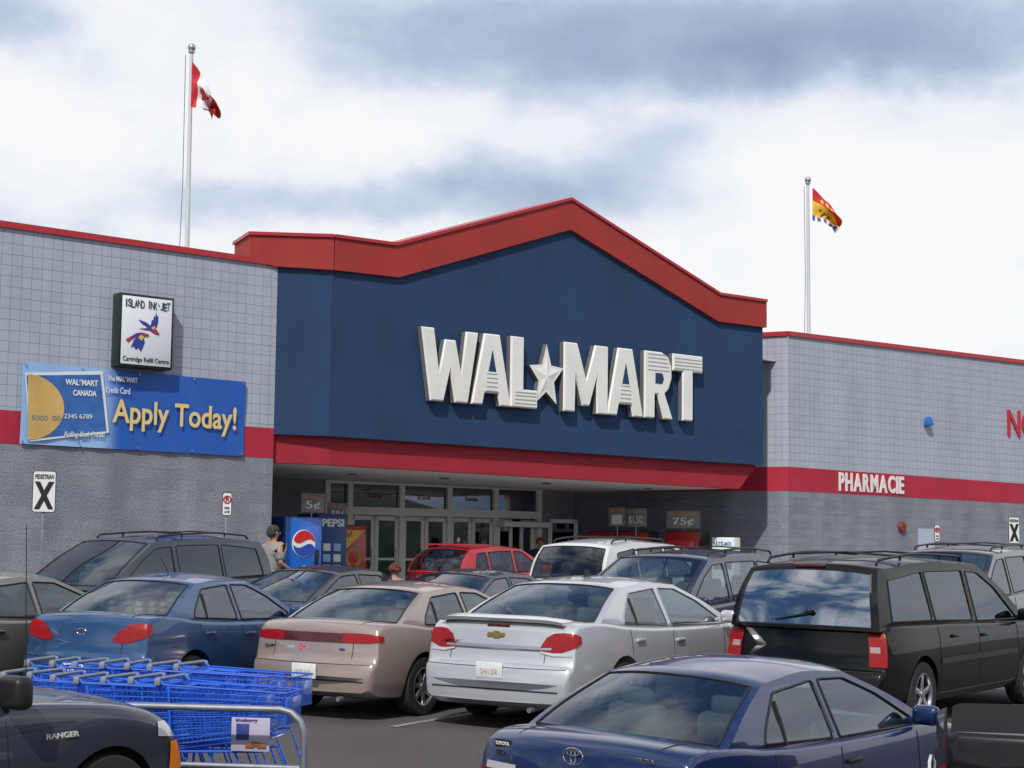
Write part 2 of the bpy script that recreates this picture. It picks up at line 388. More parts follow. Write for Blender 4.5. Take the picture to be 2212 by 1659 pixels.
# ------------------------------------------------------------------ store frame
fa = math.radians(49.7); D = V((sin(fa), cos(fa), 0)); NI = V((-cos(fa), sin(fa), 0)); RZ = math.atan2(D.y, D.x)
O = at(590, 1199, 36.2); O.z = 0
def fac(px, py, yo=0.0):
    d = ray(px, py); t = ((O+NI*yo-CAM).dot(NI))/d.dot(NI); p = CAM+d*t
    return ((p-O).dot(D), p.z)
def fw(lx, ly, z): return O+D*lx+NI*ly+V((0, 0, z))
FLOOR = .92
store = emp('store_building', 'wide grey block store with blue gabled entrance front and red bands', 'building', O, RZ)
def panel(name, P, Q, pts, th, m, off=0.0, parent=None, ms=None):
    parent = parent or store
    mb = MB(); mb.prism(pts, -off, th, 0, ms)
    o = mb.build(name, m, parent, ang=0); o.location = (P[0], P[1], 0); o.rotation_euler = (0, 0, math.atan2(Q[1]-P[1], Q[0]-P[0]))
    return o
def ext(pA, pB, x): return pA[1]+(pB[1]-pA[1])*(x-pA[0])/(pB[0]-pA[0])
XL = -25.0; XE = fac(595, 780)[0]; XR = 62.0
lt = (fac(0, 480), fac(597, 566)); ls1 = (fac(0, 885), fac(592, 925)); ls0 = (fac(0, 957), fac(591, 990))
def run(pair, x): return ext(pair[0], pair[1], x)
def band(name, x0, x1, lo, hi, m, th=.3, off=0.0, P=(0, 0), Q=(1, 0), ang=0):
    pts = [(x0, lo(x0)), (x1, lo(x1)), (x1, hi(x1)), (x0, hi(x0))]
    return panel(name, P, Q, pts, th, m, off)
f_top = lambda x: run(lt, x); f1 = lambda x: run(ls1, x); f0 = lambda x: run(ls0, x)
band('upper_wall', XL, XE, f1, f_top, M_blk)
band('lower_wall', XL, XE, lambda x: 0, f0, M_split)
band('red_band', XL, XE, f0, f1, M_stripe, off=.006)
band('parapet_cap', XL, XE+.02, lambda x: f_top(x)-.09, lambda x: f_top(x)+.03, M_redcap, th=.36, off=.05)
panel('return_wall', (XE, .3), (XE, 6.0), [(0, 0), (5.6, 0), (5.6, 7.8), (0, 7.8)], .3, M_split)
XC = fac(1703, 1000)[0]
rt = (fac(1703, 718), fac(2212, 780)); rs1 = (fac(1703, 1008), fac(2212, 1045)); rs0 = (fac(1703, 1060), fac(2212, 1088))
h_top = lambda x: run(rt, x); h1 = lambda x: run(rs1, x); h0 = lambda x: run(rs0, x)
band('upper_wall', XC, XR, h1, h_top, M_blk)
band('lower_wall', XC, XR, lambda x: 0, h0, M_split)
band('red_band', XC, XR, h0, h1, M_stripe, off=.006)
band('parapet_cap', XC, XR, lambda x: h_top(x)-.09, lambda x: h_top(x)+.03, M_redcap, th=.36, off=.05)
RD = 5.8
XI = fac(1240, 1100, RD)[0]
Ps = (XI, RD); Qs = (XC, 0.0); Ls = math.dist(Ps, Qs)
zt, z1, z0 = h_top(XC), h1(XC), h0(XC)
panel('upper_wall', Ps, Qs, [(0, z1+.5), (Ls-1.1, z1+.5), (Ls-.9, z1), (Ls, z1), (Ls, zt), (0, zt)], .3, M_blk)
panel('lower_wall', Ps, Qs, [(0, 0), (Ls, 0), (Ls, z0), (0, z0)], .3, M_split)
panel('red_band', Ps, Qs, [(0, z0), (Ls, z0), (Ls, z1), (Ls-.9, z1), (Ls-1.1, z1+.5), (0, z1+.5)], .3, M_stripe, off=.006)
panel('parapet_cap', Ps, Qs, [(0, zt-.09), (Ls, zt-.09), (Ls, zt+.03), (0, zt+.03)], .36, M_redcap, off=.05)
PD = .35
def pf(px, py): return fac(px, py, -PD)
blue_b = [pf(710, 942), pf(1648, 1005)]
inner = [pf(710, 583), pf(857, 600), pf(1228, 497), pf(1547, 695), pf(1650, 708)]
outer = [pf(710, 511), pf(850, 530), pf(1228, 432), pf(1550, 637), pf(1653, 652)]
x0 = blue_b[0][0]; x1 = blue_b[1][0]
inner[0] = (x0, inner[0][1]); outer[0] = (x0, outer[0][1]); inner[-1] = (x1, inner[-1][1]); outer[-1] = (x1+.06, outer[-1][1])
panel('blue_pediment', (0, -PD), (1, -PD), blue_b+[inner[4], inner[3], inner[2], inner[1], inner[0]], 1.4, M_blue)
panel('pediment_trim', (0, -PD), (1, -PD), [inner[0], inner[1], inner[2], inner[3], (x1+.06, inner[4][1]), outer[4], outer[3], outer[2], outer[1], outer[0]], 1.5, M_redtrim, off=.09)
panel('pediment_cap', (0, -PD), (1, -PD), [(p[0], p[1]-.02) for p in outer]+[(p[0], p[1]+.05) for p in reversed(outer)], 1.56, M_redcap, off=.13)
c0x = fac(537, 540, .19)[0]; Pc = (c0x, .19); Qc = (x0, -PD); Lc = math.dist(Pc, Qc)
zb_l = fac(597, 938, 0)[1]; zi_l = fac(597, 576, 0)[1]; zo_l = fac(537, 507, .19)[1]; zi_ll = zi_l-.02
panel('blue_pediment', Pc, Qc, [(0, zb_l), (Lc, blue_b[0][1]), (Lc, inner[0][1]), (0, zi_ll)], 1.2, M_blue)
panel('pediment_trim', Pc, Qc, [(0, zi_ll), (Lc, inner[0][1]), (Lc, outer[0][1]), (0, zo_l)], 1.2, M_redtrim, off=.09)
panel('pediment_cap', Pc, Qc, [(-.04, zo_l-.02), (Lc, outer[0][1]-.02), (Lc, outer[0][1]+.05), (-.04, zo_l+.05)], 1.25, M_redcap, off=.13)
FY = -.18
fb = [fac(710, 1004, FY), fac(1597, 1056, FY)]
panel('canopy_fascia', (0, FY), (1, FY), [fb[0], fb[1], (x1-.05, blue_b[1][1]+.02), (fb[0][0], blue_b[0][1]+.02)], .25, M_fascia_shade)
Pf = (fac(593, 1000, .1)[0]-.15, .14); Qf = (fb[0][0], FY)
Lf = math.dist(Pf, Qf)
panel('canopy_fascia', Pf, Qf, [(0, fac(593, 1000, .1)[1]), (Lf, fb[0][1]), (Lf, blue_b[0][1]+.02), (0, zb_l+.02)], .25, M_fascia_shade)
M_ceil = mat('canopy_ceiling_paint', (.66, .66, .66), .8, var=.08)
zc = fb[0][1]; zc2 = fb[1][1]
def ys_(x): return (XC-x)/(XC-XI)*RD
fx1 = fb[1][0]
mb = MB(); a = [(XE+.02, .45, zc+.015), (x0+.05, FY+.24, zc+.015), (fx1-.03, FY+.24, zc2+.015), (fx1-.03, ys_(fx1)+.1, zc2+.015), (XI+.1, RD+.2, (zc+zc2)/2+.015), (XE-.5, RD+.2, zc+.015)]
mb.add(a+[(p[0], p[1], p[2]+.2) for p in a], [(0, 1, 2, 3, 4, 5), (11, 10, 9, 8, 7, 6)]+[(i, (i+1) % 6, (i+1) % 6+6, i+6) for i in range(6)])
mb.build('canopy_ceiling', M_ceil, store, ang=0)
for px in (760, 960, 1180, 1400):
    q = fac(px, 1030, 2.0)[0]; mb = MB(); mb.lathe([(0, -.01), (.11, -.01), (.12, 0), (.12, .01)], (q, 2.0, (zc+zc2)/2-.02), 16, axis='z'); mb.build('downlight', M_dark, store)
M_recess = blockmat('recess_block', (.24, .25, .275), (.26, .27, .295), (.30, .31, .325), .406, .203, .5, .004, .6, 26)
def dfc(px, py): return fac(px, py, RD)
zd_top = lambda x: ext(dfc(712, 1035), dfc(1162, 1053), x)
zd_mid = lambda x: ext(dfc(755, 1101), dfc(1162, 1112), x)
xA, xB = dfc(706, 1060)[0], dfc(1164, 1060)[0]
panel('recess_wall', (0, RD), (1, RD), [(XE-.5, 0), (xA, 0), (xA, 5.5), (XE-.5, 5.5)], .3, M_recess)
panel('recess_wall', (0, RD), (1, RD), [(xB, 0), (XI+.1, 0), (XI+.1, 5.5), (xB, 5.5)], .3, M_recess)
panel('lintel', (0, RD), (1, RD), [(xA, zd_top(xA)), (xB, zd_top(xB)), (xB, 5.5), (xA, 5.5)], .3, M_ceil)
posts = [706, 755, 867, 970, 1070, 1164]
fr = MB()
for px in posts:
    x = dfc(px, 1060)[0]; fr.box((x, RD+.02, (FLOOR+zd_top(x))/2), (.15, .16, zd_top(x)-FLOOR))
def bar(fz, hgt, x_0, x_1, y=RD+.02, th=.15):
    fr.prism([(x_0, fz(x_0)-hgt/2), (x_1, fz(x_1)-hgt/2), (x_1, fz(x_1)+hgt/2), (x_0, fz(x_0)+hgt/2)], y-th/2, y+th/2)
bar(lambda x: zd_top(x)-.05, .09, xA, xB); bar(lambda x: zd_mid(x)-.02, .20, xA, xB)
fr.build('entrance_frame', M_frame, store, ang=0)
for i in range(5):
    xa = dfc(posts[i], 1060)[0]+.06; xb = dfc(posts[i+1], 1060)[0]-.06
    mb = MB(); mb.prism([(xa, zd_mid(xa)+.05), (xb, zd_mid(xb)+.05), (xb, zd_top(xb)-.08), (xa, zd_top(xa)-.08)], RD+.03, RD+.045)
    o = mb.build('transom_window', M_sglass, store, ang=0)
    if i in (1, 2, 3):
        mb = MB(); text_into(mb, 'Entrée' if i == 1 else ('Exit' if i == 2 else 'Sortie'), ((xa+xb)/2, (zd_mid(xa)+zd_top(xa))/2), .42, .12, RD+.02, off=.0); mb.build('window_lettering', M_redp, o)
def leaf(xa, xb, y, parent, ztop, rz=0.0):
    w_ = xb-xa; h_ = ztop-FLOOR-.03
    mb = MB(); t = .11
    for c, d in (((t/2, 0, h_/2), (t, .05, h_)), ((w_-t/2, 0, h_/2), (t, .05, h_)), ((w_/2, 0, h_-t/2), (w_, .05, t)), ((w_/2, 0, .12), (w_, .05, .24)), ((w_/2, 0, 1.0), (w_, .045, .06))):
        mb.box(c, d)
    o = mb.build('door', M_frame, parent, ang=0, recalc=False); o.location = (xa, y, FLOOR+.01); o.rotation_euler = (0, 0, rz)
    gl = MB(); gl.box((w_/2, 0, h_/2), (w_-.1, .012, h_-.1)); gl.build('door_glass', M_sglass, o, ang=0)
    hd = MB(); hd.tube([(w_-.12, -.03, .8), (w_-.12, -.08, .83), (w_-.12, -.08, 1.25), (w_-.12, -.03, 1.28)], .014, 8); hd.build('door_handle', M_silver, o)
    return o
for i in range(1, 4):
    xa = dfc(posts[i], 1060)[0]+.07; xb = dfc(posts[i+1], 1060)[0]-.07; xm = (xa+xb)/2; zt_ = zd_mid(xm)-.12
    leaf(xa, xm-.01, RD+.03, store, zt_); leaf(xm+.01, xb, RD+.03, store, zt_)
xa = dfc(706, 1060)[0]+.07; xb = dfc(755, 1060)[0]-.07
leaf(xa, xb, RD+.03, store, zd_mid(xa)-.12)
xa = dfc(1070, 1060)[0]+.08; xb = dfc(1164, 1060)[0]-.08
leaf(xa, xa+.55, RD+.03, store, zd_mid(xa)-.12); leaf(xb-.5, xb, RD+.12, store, zd_mid(xa)-.12)
mb = MB(); mb.rbox(((xa+xb)/2, RD-.25, zd_mid(xa)-.28), (xb-xa+.2, .35, .14), .01); mb.build('door_operator', M_frame, store, ang=0)
xo = dfc(1182, 1100)[0]; leaf(xo, xo+.85, RD-.05, store, 3.1, math.radians(-25))
mb = MB(); xx = dfc(1200, 1150)[0]; mb.lathe([(0, 0), (.12, 0), (.12, .01)], (xx, RD-.32, 2.35), 20); mb.build('round_notice', M_wht, store)
mb = MB(); mb.box(((xA+xB)/2, RD+4, 2.4), (xB-xA, .1, 5)); mb.box(((xA+xB)/2, RD+2.2, FLOOR-.03), (xB-xA, 4.2, .05)); mb.box(((xA+xB)/2, RD+2.2, 4.6), (xB-xA, 4.2, .05))
mb.build('vestibule', M_int, store, ang=0)
for k in range(4):
    mb = MB(); q = lerp(xA, xB, (k+.5)/4); mb.rbox((q, RD+2.4, 4.5), (1.1, .25, .05), .01)
    mb.build('ceiling_lamp', mat('fluorescent', (.8, .8, .78), .5), store)
mb = MB(); mb.add([(XL, .3, 7.3), (XR, .3, 7.3), (XR, 45, 7.3), (XL, 45, 7.3)], [(0, 1, 2, 3)]); mb.build('roof', M_conc, store, recalc=False)
panel('side_wall', (XL, 45), (XL, .0), [(0, 0), (45, 0), (45, 7.7), (0, 7.7)], .3, M_blk)
panel('side_wall', (XR, 0), (XR, 45), [(0, 0), (45, 0), (45, 7.7), (0, 7.7)], .3, M_blk)
panel('back_wall', (XR, 45), (XL, 45), [(0, 0), (XR-XL, 0), (XR-XL, 7.7), (0, 7.7)], .3, M_blk)
zt_ = fac(1997, 1142)[1]; xw0, xw1 = fac(1983, 1150)[0], fac(2016, 1150)[0]
mb = MB(); mb.box(((xw0+xw1)/2, -.02, (zt_+FLOOR)/2), (xw1-xw0, .06, zt_-FLOOR)); o = mb.build('side_door', mat('door_grey_blue', (.42, .48, .58), .5), store, ang=0)
mb = MB(); mb.rbox(((xw1-.12), -.07, FLOOR+1.05), (.12, .05, .04), .01); mb.build('door_handle', M_silver, o)
mb = MB(); q = fac(2000, 910); mb.rbox((q[0], -.1, q[1]), (.28, .2, .26), .04, taper=.6); mb.build('wall_lamp', mat('blue_lamp', (.02, .14, .5), .4), store)
mb = MB(); q = fac(1947, 1139); mb.lathe([(0, -.08), (.13, -.08), (.16, -.03), (.16, 0)], (q[0], -.0, q[1]), 18); mb.build('alarm_bell', mat('bell_red', (.20, .02, .02), .4), store)
mb = MB(); y0_ = -3.2
mb.add([(XL, y0_, FLOOR), (XR, y0_, FLOOR), (XR, RD+5, FLOOR), (XL, RD+5, FLOOR), (XL, y0_, FLOOR-.4), (XR, y0_, FLOOR-.4)], [(0, 1, 2, 3), (4, 5, 1, 0)])
o = mb.build('sidewalk', M_conc, None, ang=0, recalc=False); o.location = O; o.rotation_euler = (0, 0, RZ); tag(o, kind='structure')

# ------------------------------------------------------------------ store signs
def fthing(name, label, cat, lx, ly, z, group=None, rz=0.0): return emp(name, label, cat, fw(lx, ly, z), RZ+rz, group)
LET = {
 'W': [(0, 1), (.22, 1), (.31, .38), (.41, .86), (.60, .86), (.70, .38), (.78, 1), (1, 1), (.83, 0), (.60, 0), (.505, .47), (.40, 0), (.17, 0)],
 'A': [(0, 0), (.30, 1), (.70, 1), (1, 0), (.72, 0), (.67, .17), (.33, .17), (.28, 0)],
 'L': [(0, 1), (.48, 1), (.48, .26), (1, .26), (1, 0), (0, 0)],
 'M': [(0, 0), (0, 1), (.30, 1), (.5, .46), (.70, 1), (1, 1), (1, 0), (.75, 0), (.75, .58), (.58, .10), (.42, .10), (.25, .58), (.25, 0)],
 'T': [(0, 1), (1, 1), (1, .74), (.67, .74), (.67, 0), (.33, 0), (.33, .74), (0, .74)],
 'R': [(0, 0), (0, 1), (.62, 1), (.84, .94), (.96, .80), (.97, .62), (.86, .45), (.72, .38), (1, 0), (.68, 0), (.46, .36), (.36, .36), (.36, 0)],
}
lay = [('W', 912, 1035), ('A', 1022, 1107), ('L', 1106, 1164), ('*', 1150, 1219), ('M', 1221, 1316), ('A', 1314, 1392), ('R', 1395, 1456), ('T', 1456, 1520)]
LY = -PD-.03; LF = LY-.2
sx0 = fac(912, 780, LF)[0]
tb = (fac(925, 864, LF), fac(1500, 910, LF)); tt_ = (fac(912, 704, LF), fac(1515, 769, LF))
wm = fthing('store_sign', 'large white block letter store name with a star on the blue gable', 'sign', sx0, LY, 0)
for ch, pa, pb in lay:
    xa = fac(pa, 800, LF)[0]-sx0; xb = fac(pb, 800, LF)[0]-sx0
    zb = ext(*tb, xa+sx0); ztp = ext(*tt_, xa+sx0)
    mb = MB()
    if ch == '*':
        cx_, cz_ = (xa+xb)/2, lerp(zb, ztp, .47); R_ = (xb-xa)/2*1.12; Rz = (ztp-zb)*.47
        ring = []
        for k in range(10):
            a_ = pi/2+k*pi/5; rr = 1 if k % 2 == 0 else .45
            ring.append((cx_+rr*R_*cos(a_), cz_+rr*Rz*sin(a_)))
        mb.prism(ring, -.13, 0, 0, 1); so_ = mb.build('star_emblem', [M_white, M_letshade], wm, ang=0)
        ri = [(cx_+(p[0]-cx_)*.76, cz_+(p[1]-cz_)*.76) for p in ring]
        mb = MB(); n = 10; vs = [(p[0], -.132, p[1]) for p in ri]+[(cx_, -.175, cz_)]
        mb.add(vs, [(i, (i+1) % n, n) for i in range(n)], 0); mb.build('star_relief', M_white, so_, ang=0, recalc=False)
        continue
    P_ = [(lerp(xa, xb, p[0]), lerp(zb, ztp, p[1])) for p in LET[ch]]
    mb.prism(P_, -.13, 0, 0, 1)
    o = mb.build('letter', [M_white, M_letshade], wm, ang=0)
    bm = bmesh.new(); bm.from_mesh(o.data); bm.faces.ensure_lookup_table()
    ff = [f for f in bm.faces if len(f.verts) == len(P_) and all(abs(v.co.y+.13) < 1e-4 for v in f.verts)]
    bmesh.ops.inset_region(bm, faces=ff, thickness=.04, depth=0)
    for f in ff:
        for v in f.verts: v.co.y -= .05
    for f in bm.faces:
        if all(v.co.y < -.12 for v in f.verts): f.material_index = 0
    bm.to_mesh(o.data); bm.free()
    W_ = xb-xa; H_ = ztp-zb; gr = MB()
    def strip(u0, u1, v): gr.box((xa+W_*(u0+u1)/2, -.173, zb+H_*v), (W_*(u1-u0), .03, .022))
    if ch == 'A':
        for k, v in enumerate((.20, .26, .32, .38, .44)): strip(.34+.2*v*.3, .66-.2*v*.3, v)
    if ch == 'L':
        for v in (.06, .115, .17, .215): strip(.1+.3*v, .93, v)
    if ch == 'T':
        for v in (.78, .83, .88, .93): strip(.05, .95, v)
    if ch == 'R':
        for v in (.72, .78, .84, .9, .955): strip(.1, .86-(v-.72)*.5, v)
    if gr.v: gr.build('groove', M_groove, o, ang=0)
    if ch == 'A':
        ct = MB(); ct.prism([(lerp(xa, xb, .40), lerp(zb, ztp, .47)), (lerp(xa, xb, .60), lerp(zb, ztp, .47)), (lerp(xa, xb, .5), lerp(zb, ztp, .78))], -.184, -.1); ct.build('letter_opening', M_blue, o, ang=0)
    if ch == 'R':
        ct = MB(); ct.prism([(lerp(xa, xb, .36), lerp(zb, ztp, .52)), (lerp(xa, xb, .6), lerp(zb, ztp, .52)), (lerp(xa, xb, .66), lerp(zb, ztp, .6)), (lerp(xa, xb, .6), lerp(zb, ztp, .68)), (lerp(xa, xb, .36), lerp(zb, ztp, .68))], -.187, -.1); ct.build('letter_opening', M_blue, o, ang=0)

def letters_thing(name, label, s, pts, off, depth, m, ms, y=0.0, gap=.09):
    (pa, ta, ba), (pb, tb_, bb) = pts
    A0 = fac(pa, ta, y); A1 = fac(pa, ba, y); B0 = fac(pb, tb_, y); B1 = fac(pb, bb, y)
    t = fthing(name, label, 'sign', A0[0], y, 0)
    adv = []
    for ch in s:
        me = text_me(ch, .01, off); xs_ = [v.co.x for v in me.vertices]; adv.append((min(xs_), max(xs_)))
    tot = sum(b-a for a, b in adv)+gap*(len(s)-1); W_ = B0[0]-A0[0]; k = W_/tot; x = 0
    for ch, (a, b) in zip(s, adv):
        me = text_me(ch, .01, off); ysv = [v.co.y for v in me.vertices]; y0_, y1_ = min(ysv), max(ysv)
        zt2 = ext(A0, B0, A0[0]+x); zb2 = ext(A1, B1, A0[0]+x); mb = MB()
        mb.add([(x+(v.co.x-a)*k, -.001-depth*(v.co.z/.01+1)/2, zb2+(v.co.y-y0_)/(y1_-y0_)*(zt2-zb2)) for v in me.vertices], [tuple(p.vertices) for p in me.polygons])
        mb.build('letter', m, t, ang=0); x += (b-a+gap)*k
    return t
letters_thing('wall_lettering', 'white capital letters for pharmacy on the red band', 'PHARMACIE', ((1811, 1020, 1060), (1951, 1030, 1067)), .028, .035, M_wht, M_letshade, gap=.13)
letters_thing('wall_lettering', 'tall red capital letters on the far right upper wall', 'NOUS', ((2175, 885, 941), (2283, 897, 950)), .012, .05, mat('letter_red', (.5, .02, .04), .5), M_letshade)

q0 = fac(262, 634, -.3); q1 = fac(375, 646, -.3); q2 = fac(375, 797, -.3); q3 = fac(262, 789, -.3)
bw_ = q1[0]-q0[0]; bt = (q0[1]+q1[1])/2; bb = (q2[1]+q3[1])/2; bh_ = bt-bb
sg = fthing('box_sign', 'white square lightbox sign with two parrots and black case on grey wall', 'sign', q0[0]+bw_/2, 0, bb)
mb = MB(); mb.rbox((0, -.15, bh_/2), (bw_+.04, .30, bh_+.04), .015); mb.build('case', mat('case_black', (.012, .022, .022), .35), sg)
mb = MB(); mb.rbox((0, -.302, bh_/2), (bw_-.06, .012, bh_-.06), .004); fc = mb.build('face', mat('sign_face', (.80, .82, .86), .35), sg)
mb = MB()
for i, ch in enumerate('ISLAND INK-JET'):
    if ch == ' ': continue
    text_into(mb, ch, (-bw_/2+.11+i*(bw_-.22)/13, bh_-.17+.012*sin(i*2)), .08 if ch not in 'I-' else .028, .15 if ch != '-' else .03, -.312, m=i % 3, off=.02)
mb.build('coloured_lettering', [mat('p_green', (.03, .12, .10), .5), mat('p_brown', (.18, .08, .06), .5), mat('p_blue', (.03, .06, .22), .5)], fc)
mb = MB(); text_into(mb, 'Cartridge Refill Centre', (0, .12), bw_-.14, .12, -.312, off=.0); mb.build('lettering', M_blk2, fc)
BM_ = [mat('bird_red', (.5, .03, .03), .5), mat('bird_blue', (.035, .05, .30), .5), mat('bird_yellow', (.8, .5, .05), .5), M_blk2, mat('bird_purple', (.10, .04, .26), .5)]
def bird(cx_, cz_, s, parts):
    mb = MB(); y = -.311
    for k, (m, pts) in enumerate(parts): mb.prism([(cx_+p[0]*s, cz_+p[1]*s) for p in pts], y-.003-.0025*k, y-.0025*k, m)
    mb.build('parrot_picture', BM_, fc, ang=0)
bird(.10, bh_*.52, .25, [
  (1, [(-.25, .1), (-.05, .5), (.0, .85), (.12, .8), (.18, 1.2), (.28, 1.05), (.36, 1.5), (.46, 1.1), (.55, 1.25), (.56, .7), (.42, .25), (.15, -.05)]),
  (4, [(-1.1, .05), (-.6, .12), (-.2, .25), (.2, .2), (.5, .05), (.62, -.2), (.45, -.3), (.2, -.2), (-.2, -.02), (-.6, .0)]),
  (1, [(-.35, .22), (-.9, .5), (-1.15, .75), (-.8, .68), (-.5, .6), (-.1, .35)]),
  (0, [(.05, .02), (.3, .12), (.5, .0), (.58, -.2), (.42, -.25), (.2, -.14)]),
  (2, [(-.05, .2), (.2, .38), (.32, .2), (.12, .08)]), (3, [(.56, -.1), (.68, -.22), (.6, -.32), (.52, -.22)])])
bird(-.10, bh_*.38, .25, [
  (1, [(-.3, .25), (-.7, -.1), (-.95, -.7), (-.7, -.6), (-.5, -.85), (-.3, -.7), (-.05, -.95), (.12, -.6), (.25, -.2), (.1, .3)]),
  (4, [(-1.4, -.1), (-.9, .2), (-.5, .45), (-.1, .55), (.35, .5), (.5, .3), (.2, .2), (-.2, .2), (-.7, .05), (-1.2, -.35)]),
  (0, [(-1.4, -.1), (-1.0, .12), (-.8, .02), (-1.2, -.35)]), (0, [(.0, .5), (.35, .5), (.5, .3), (.2, .22)]),
  (2, [(-.35, .1), (-.1, .38), (.15, .2), (-.02, -.1)]), (3, [(.42, .48), (.56, .4), (.52, .26), (.42, .32)])])

b00 = fac(45, 780, -.05); b10 = fac(531, 825, -.05); b11 = fac(529, 986, -.05); b01 = fac(42, 958, -.05)
bn = fthing('store_banner', 'long blue vinyl credit card banner hung over the red band', 'banner', b01[0], -.05, 0)
BW = b10[0]-b01[0]
def bp_(u, v):
    zb = lerp(b01[1], b11[1], u); zt2 = lerp(b00[1], b10[1], u); return (u*BW, lerp(zb, zt2, v))
def banner_mat():
    m, nt, b = newmat('banner_vinyl'); N = nt.nodes.new; Lk = nt.links.new
    tc = N('ShaderNodeTexCoord'); sp = N('ShaderNodeSeparateXYZ'); Lk(tc.outputs['Object'], sp.inputs[0])
    mr = N('ShaderNodeMapRange'); mr.interpolation_type = 'SMOOTHSTEP'; mr.inputs[1].default_value = BW*.33; mr.inputs[2].default_value = BW*.43; mr.inputs[3].default_value = 1; mr.inputs[4].default_value = 0; Lk(sp.outputs[0], mr.inputs[0])
    mx = N('ShaderNodeMix'); mx.data_type = 'RGBA'; Lk(mr.outputs[0], mx.inputs[0]); mx.inputs[6].default_value = (.020, .105, .45, 1); mx.inputs[7].default_value = (.30, .50, .82, 1)
    Lk(mx.outputs[2], b.inputs['Base Color']); b.inputs['Roughness'].default_value = .4
    return m
nu, nv = 60, 12; mb = MB(); vs = []
for j in range(nv+1):
    for i in range(nu+1):
        u, v = i/nu, j/nv; p = bp_(u, v); vs.append((p[0], -.014*sin(u*17+v*3)*sin(v*3.1)-.008*sin(u*41+v*5), p[1]))
mb.add(vs, [(j*(nu+1)+i, j*(nu+1)+i+1, (j+1)*(nu+1)+i+1, (j+1)*(nu+1)+i) for j in range(nv) for i in range(nu)])
sheet = mb.build('banner_sheet', banner_mat(), bn, ang=60, recalc=False)
def bquad(pts, y, m, name, th=.004):
    mb = MB(); mb.prism([bp_(*p) for p in pts], y-th, y); return mb.build(name, m, sheet, ang=0)
bquad([(.008, .86), (.335, .97), (.372, .20), (.04, .03)], -.028, M_wht, 'card_border')
bquad([(.014, .83), (.325, .92), (.36, .22), (.045, .06)], -.034, mat('card_blue', (.04, .14, .42), .4, var=.25, vscale=4), 'card')
mb = MB(); pts = []
for k in range(25):
    a = -pi/2+pi*k/24; pts.append((.02+.155*cos(a), .45+.40*sin(a)))
mb.prism([bp_(max(.016, p[0]), p[1]) for p in pts]+[bp_(.02, .83), bp_(.03, .07)], -.043, -.040); mb.build('yellow_disc', mat('disc_yellow', (.62, .40, .13), .5, var=.2, vscale=1.2), sheet, ang=0)
def btext(s, u, v, w_, h_, m, y=-.045, off=.0, rot=0, shear=0, name='lettering'):
    mb = MB(); c = bp_(u, v); text_into(mb, s, c, w_*BW if w_ else None, h_, y, off=off, rot=rot, shear=shear); mb.build(name, m, sheet, ang=0)
btext('Apply Today!', .668, .44, .57, .60, mat('disc_yellow2', (.80, .60, .22), .5), off=.016)
btext('The', .372, .885, .03, .10, M_wht); btext('WAL*MART', .44, .888, .098, .105, M_wht, off=.03)
btext('Credit Card', .402, .74, .108, .12, M_wht)
btext('WAL*MART', .245, .80, .14, .12, M_wht, off=.03, rot=.03); btext('CANADA', .26, .67, .10, .11, M_wht, off=.03, rot=.03)
btext('5000  00', .10, .33, .12, .09, M_silver, rot=.04); btext('2345 6789', .235, .375, .12, .09, M_wht, y=-.046, rot=.04)
btext('Rolling Back Prices!', .265, .15, .17, .13, M_wht, shear=.3, rot=.05)
mb = MB()
for u in (.01, .25, .5, .75, .985):
    for v in (.03, .97):
        p = bp_(u, v); mb.lathe([(.012, -.03), (.022, -.03), (.022, -.02)], (p[0], 0, p[1]), 10)
mb.build('grommets', M_silver, bn)

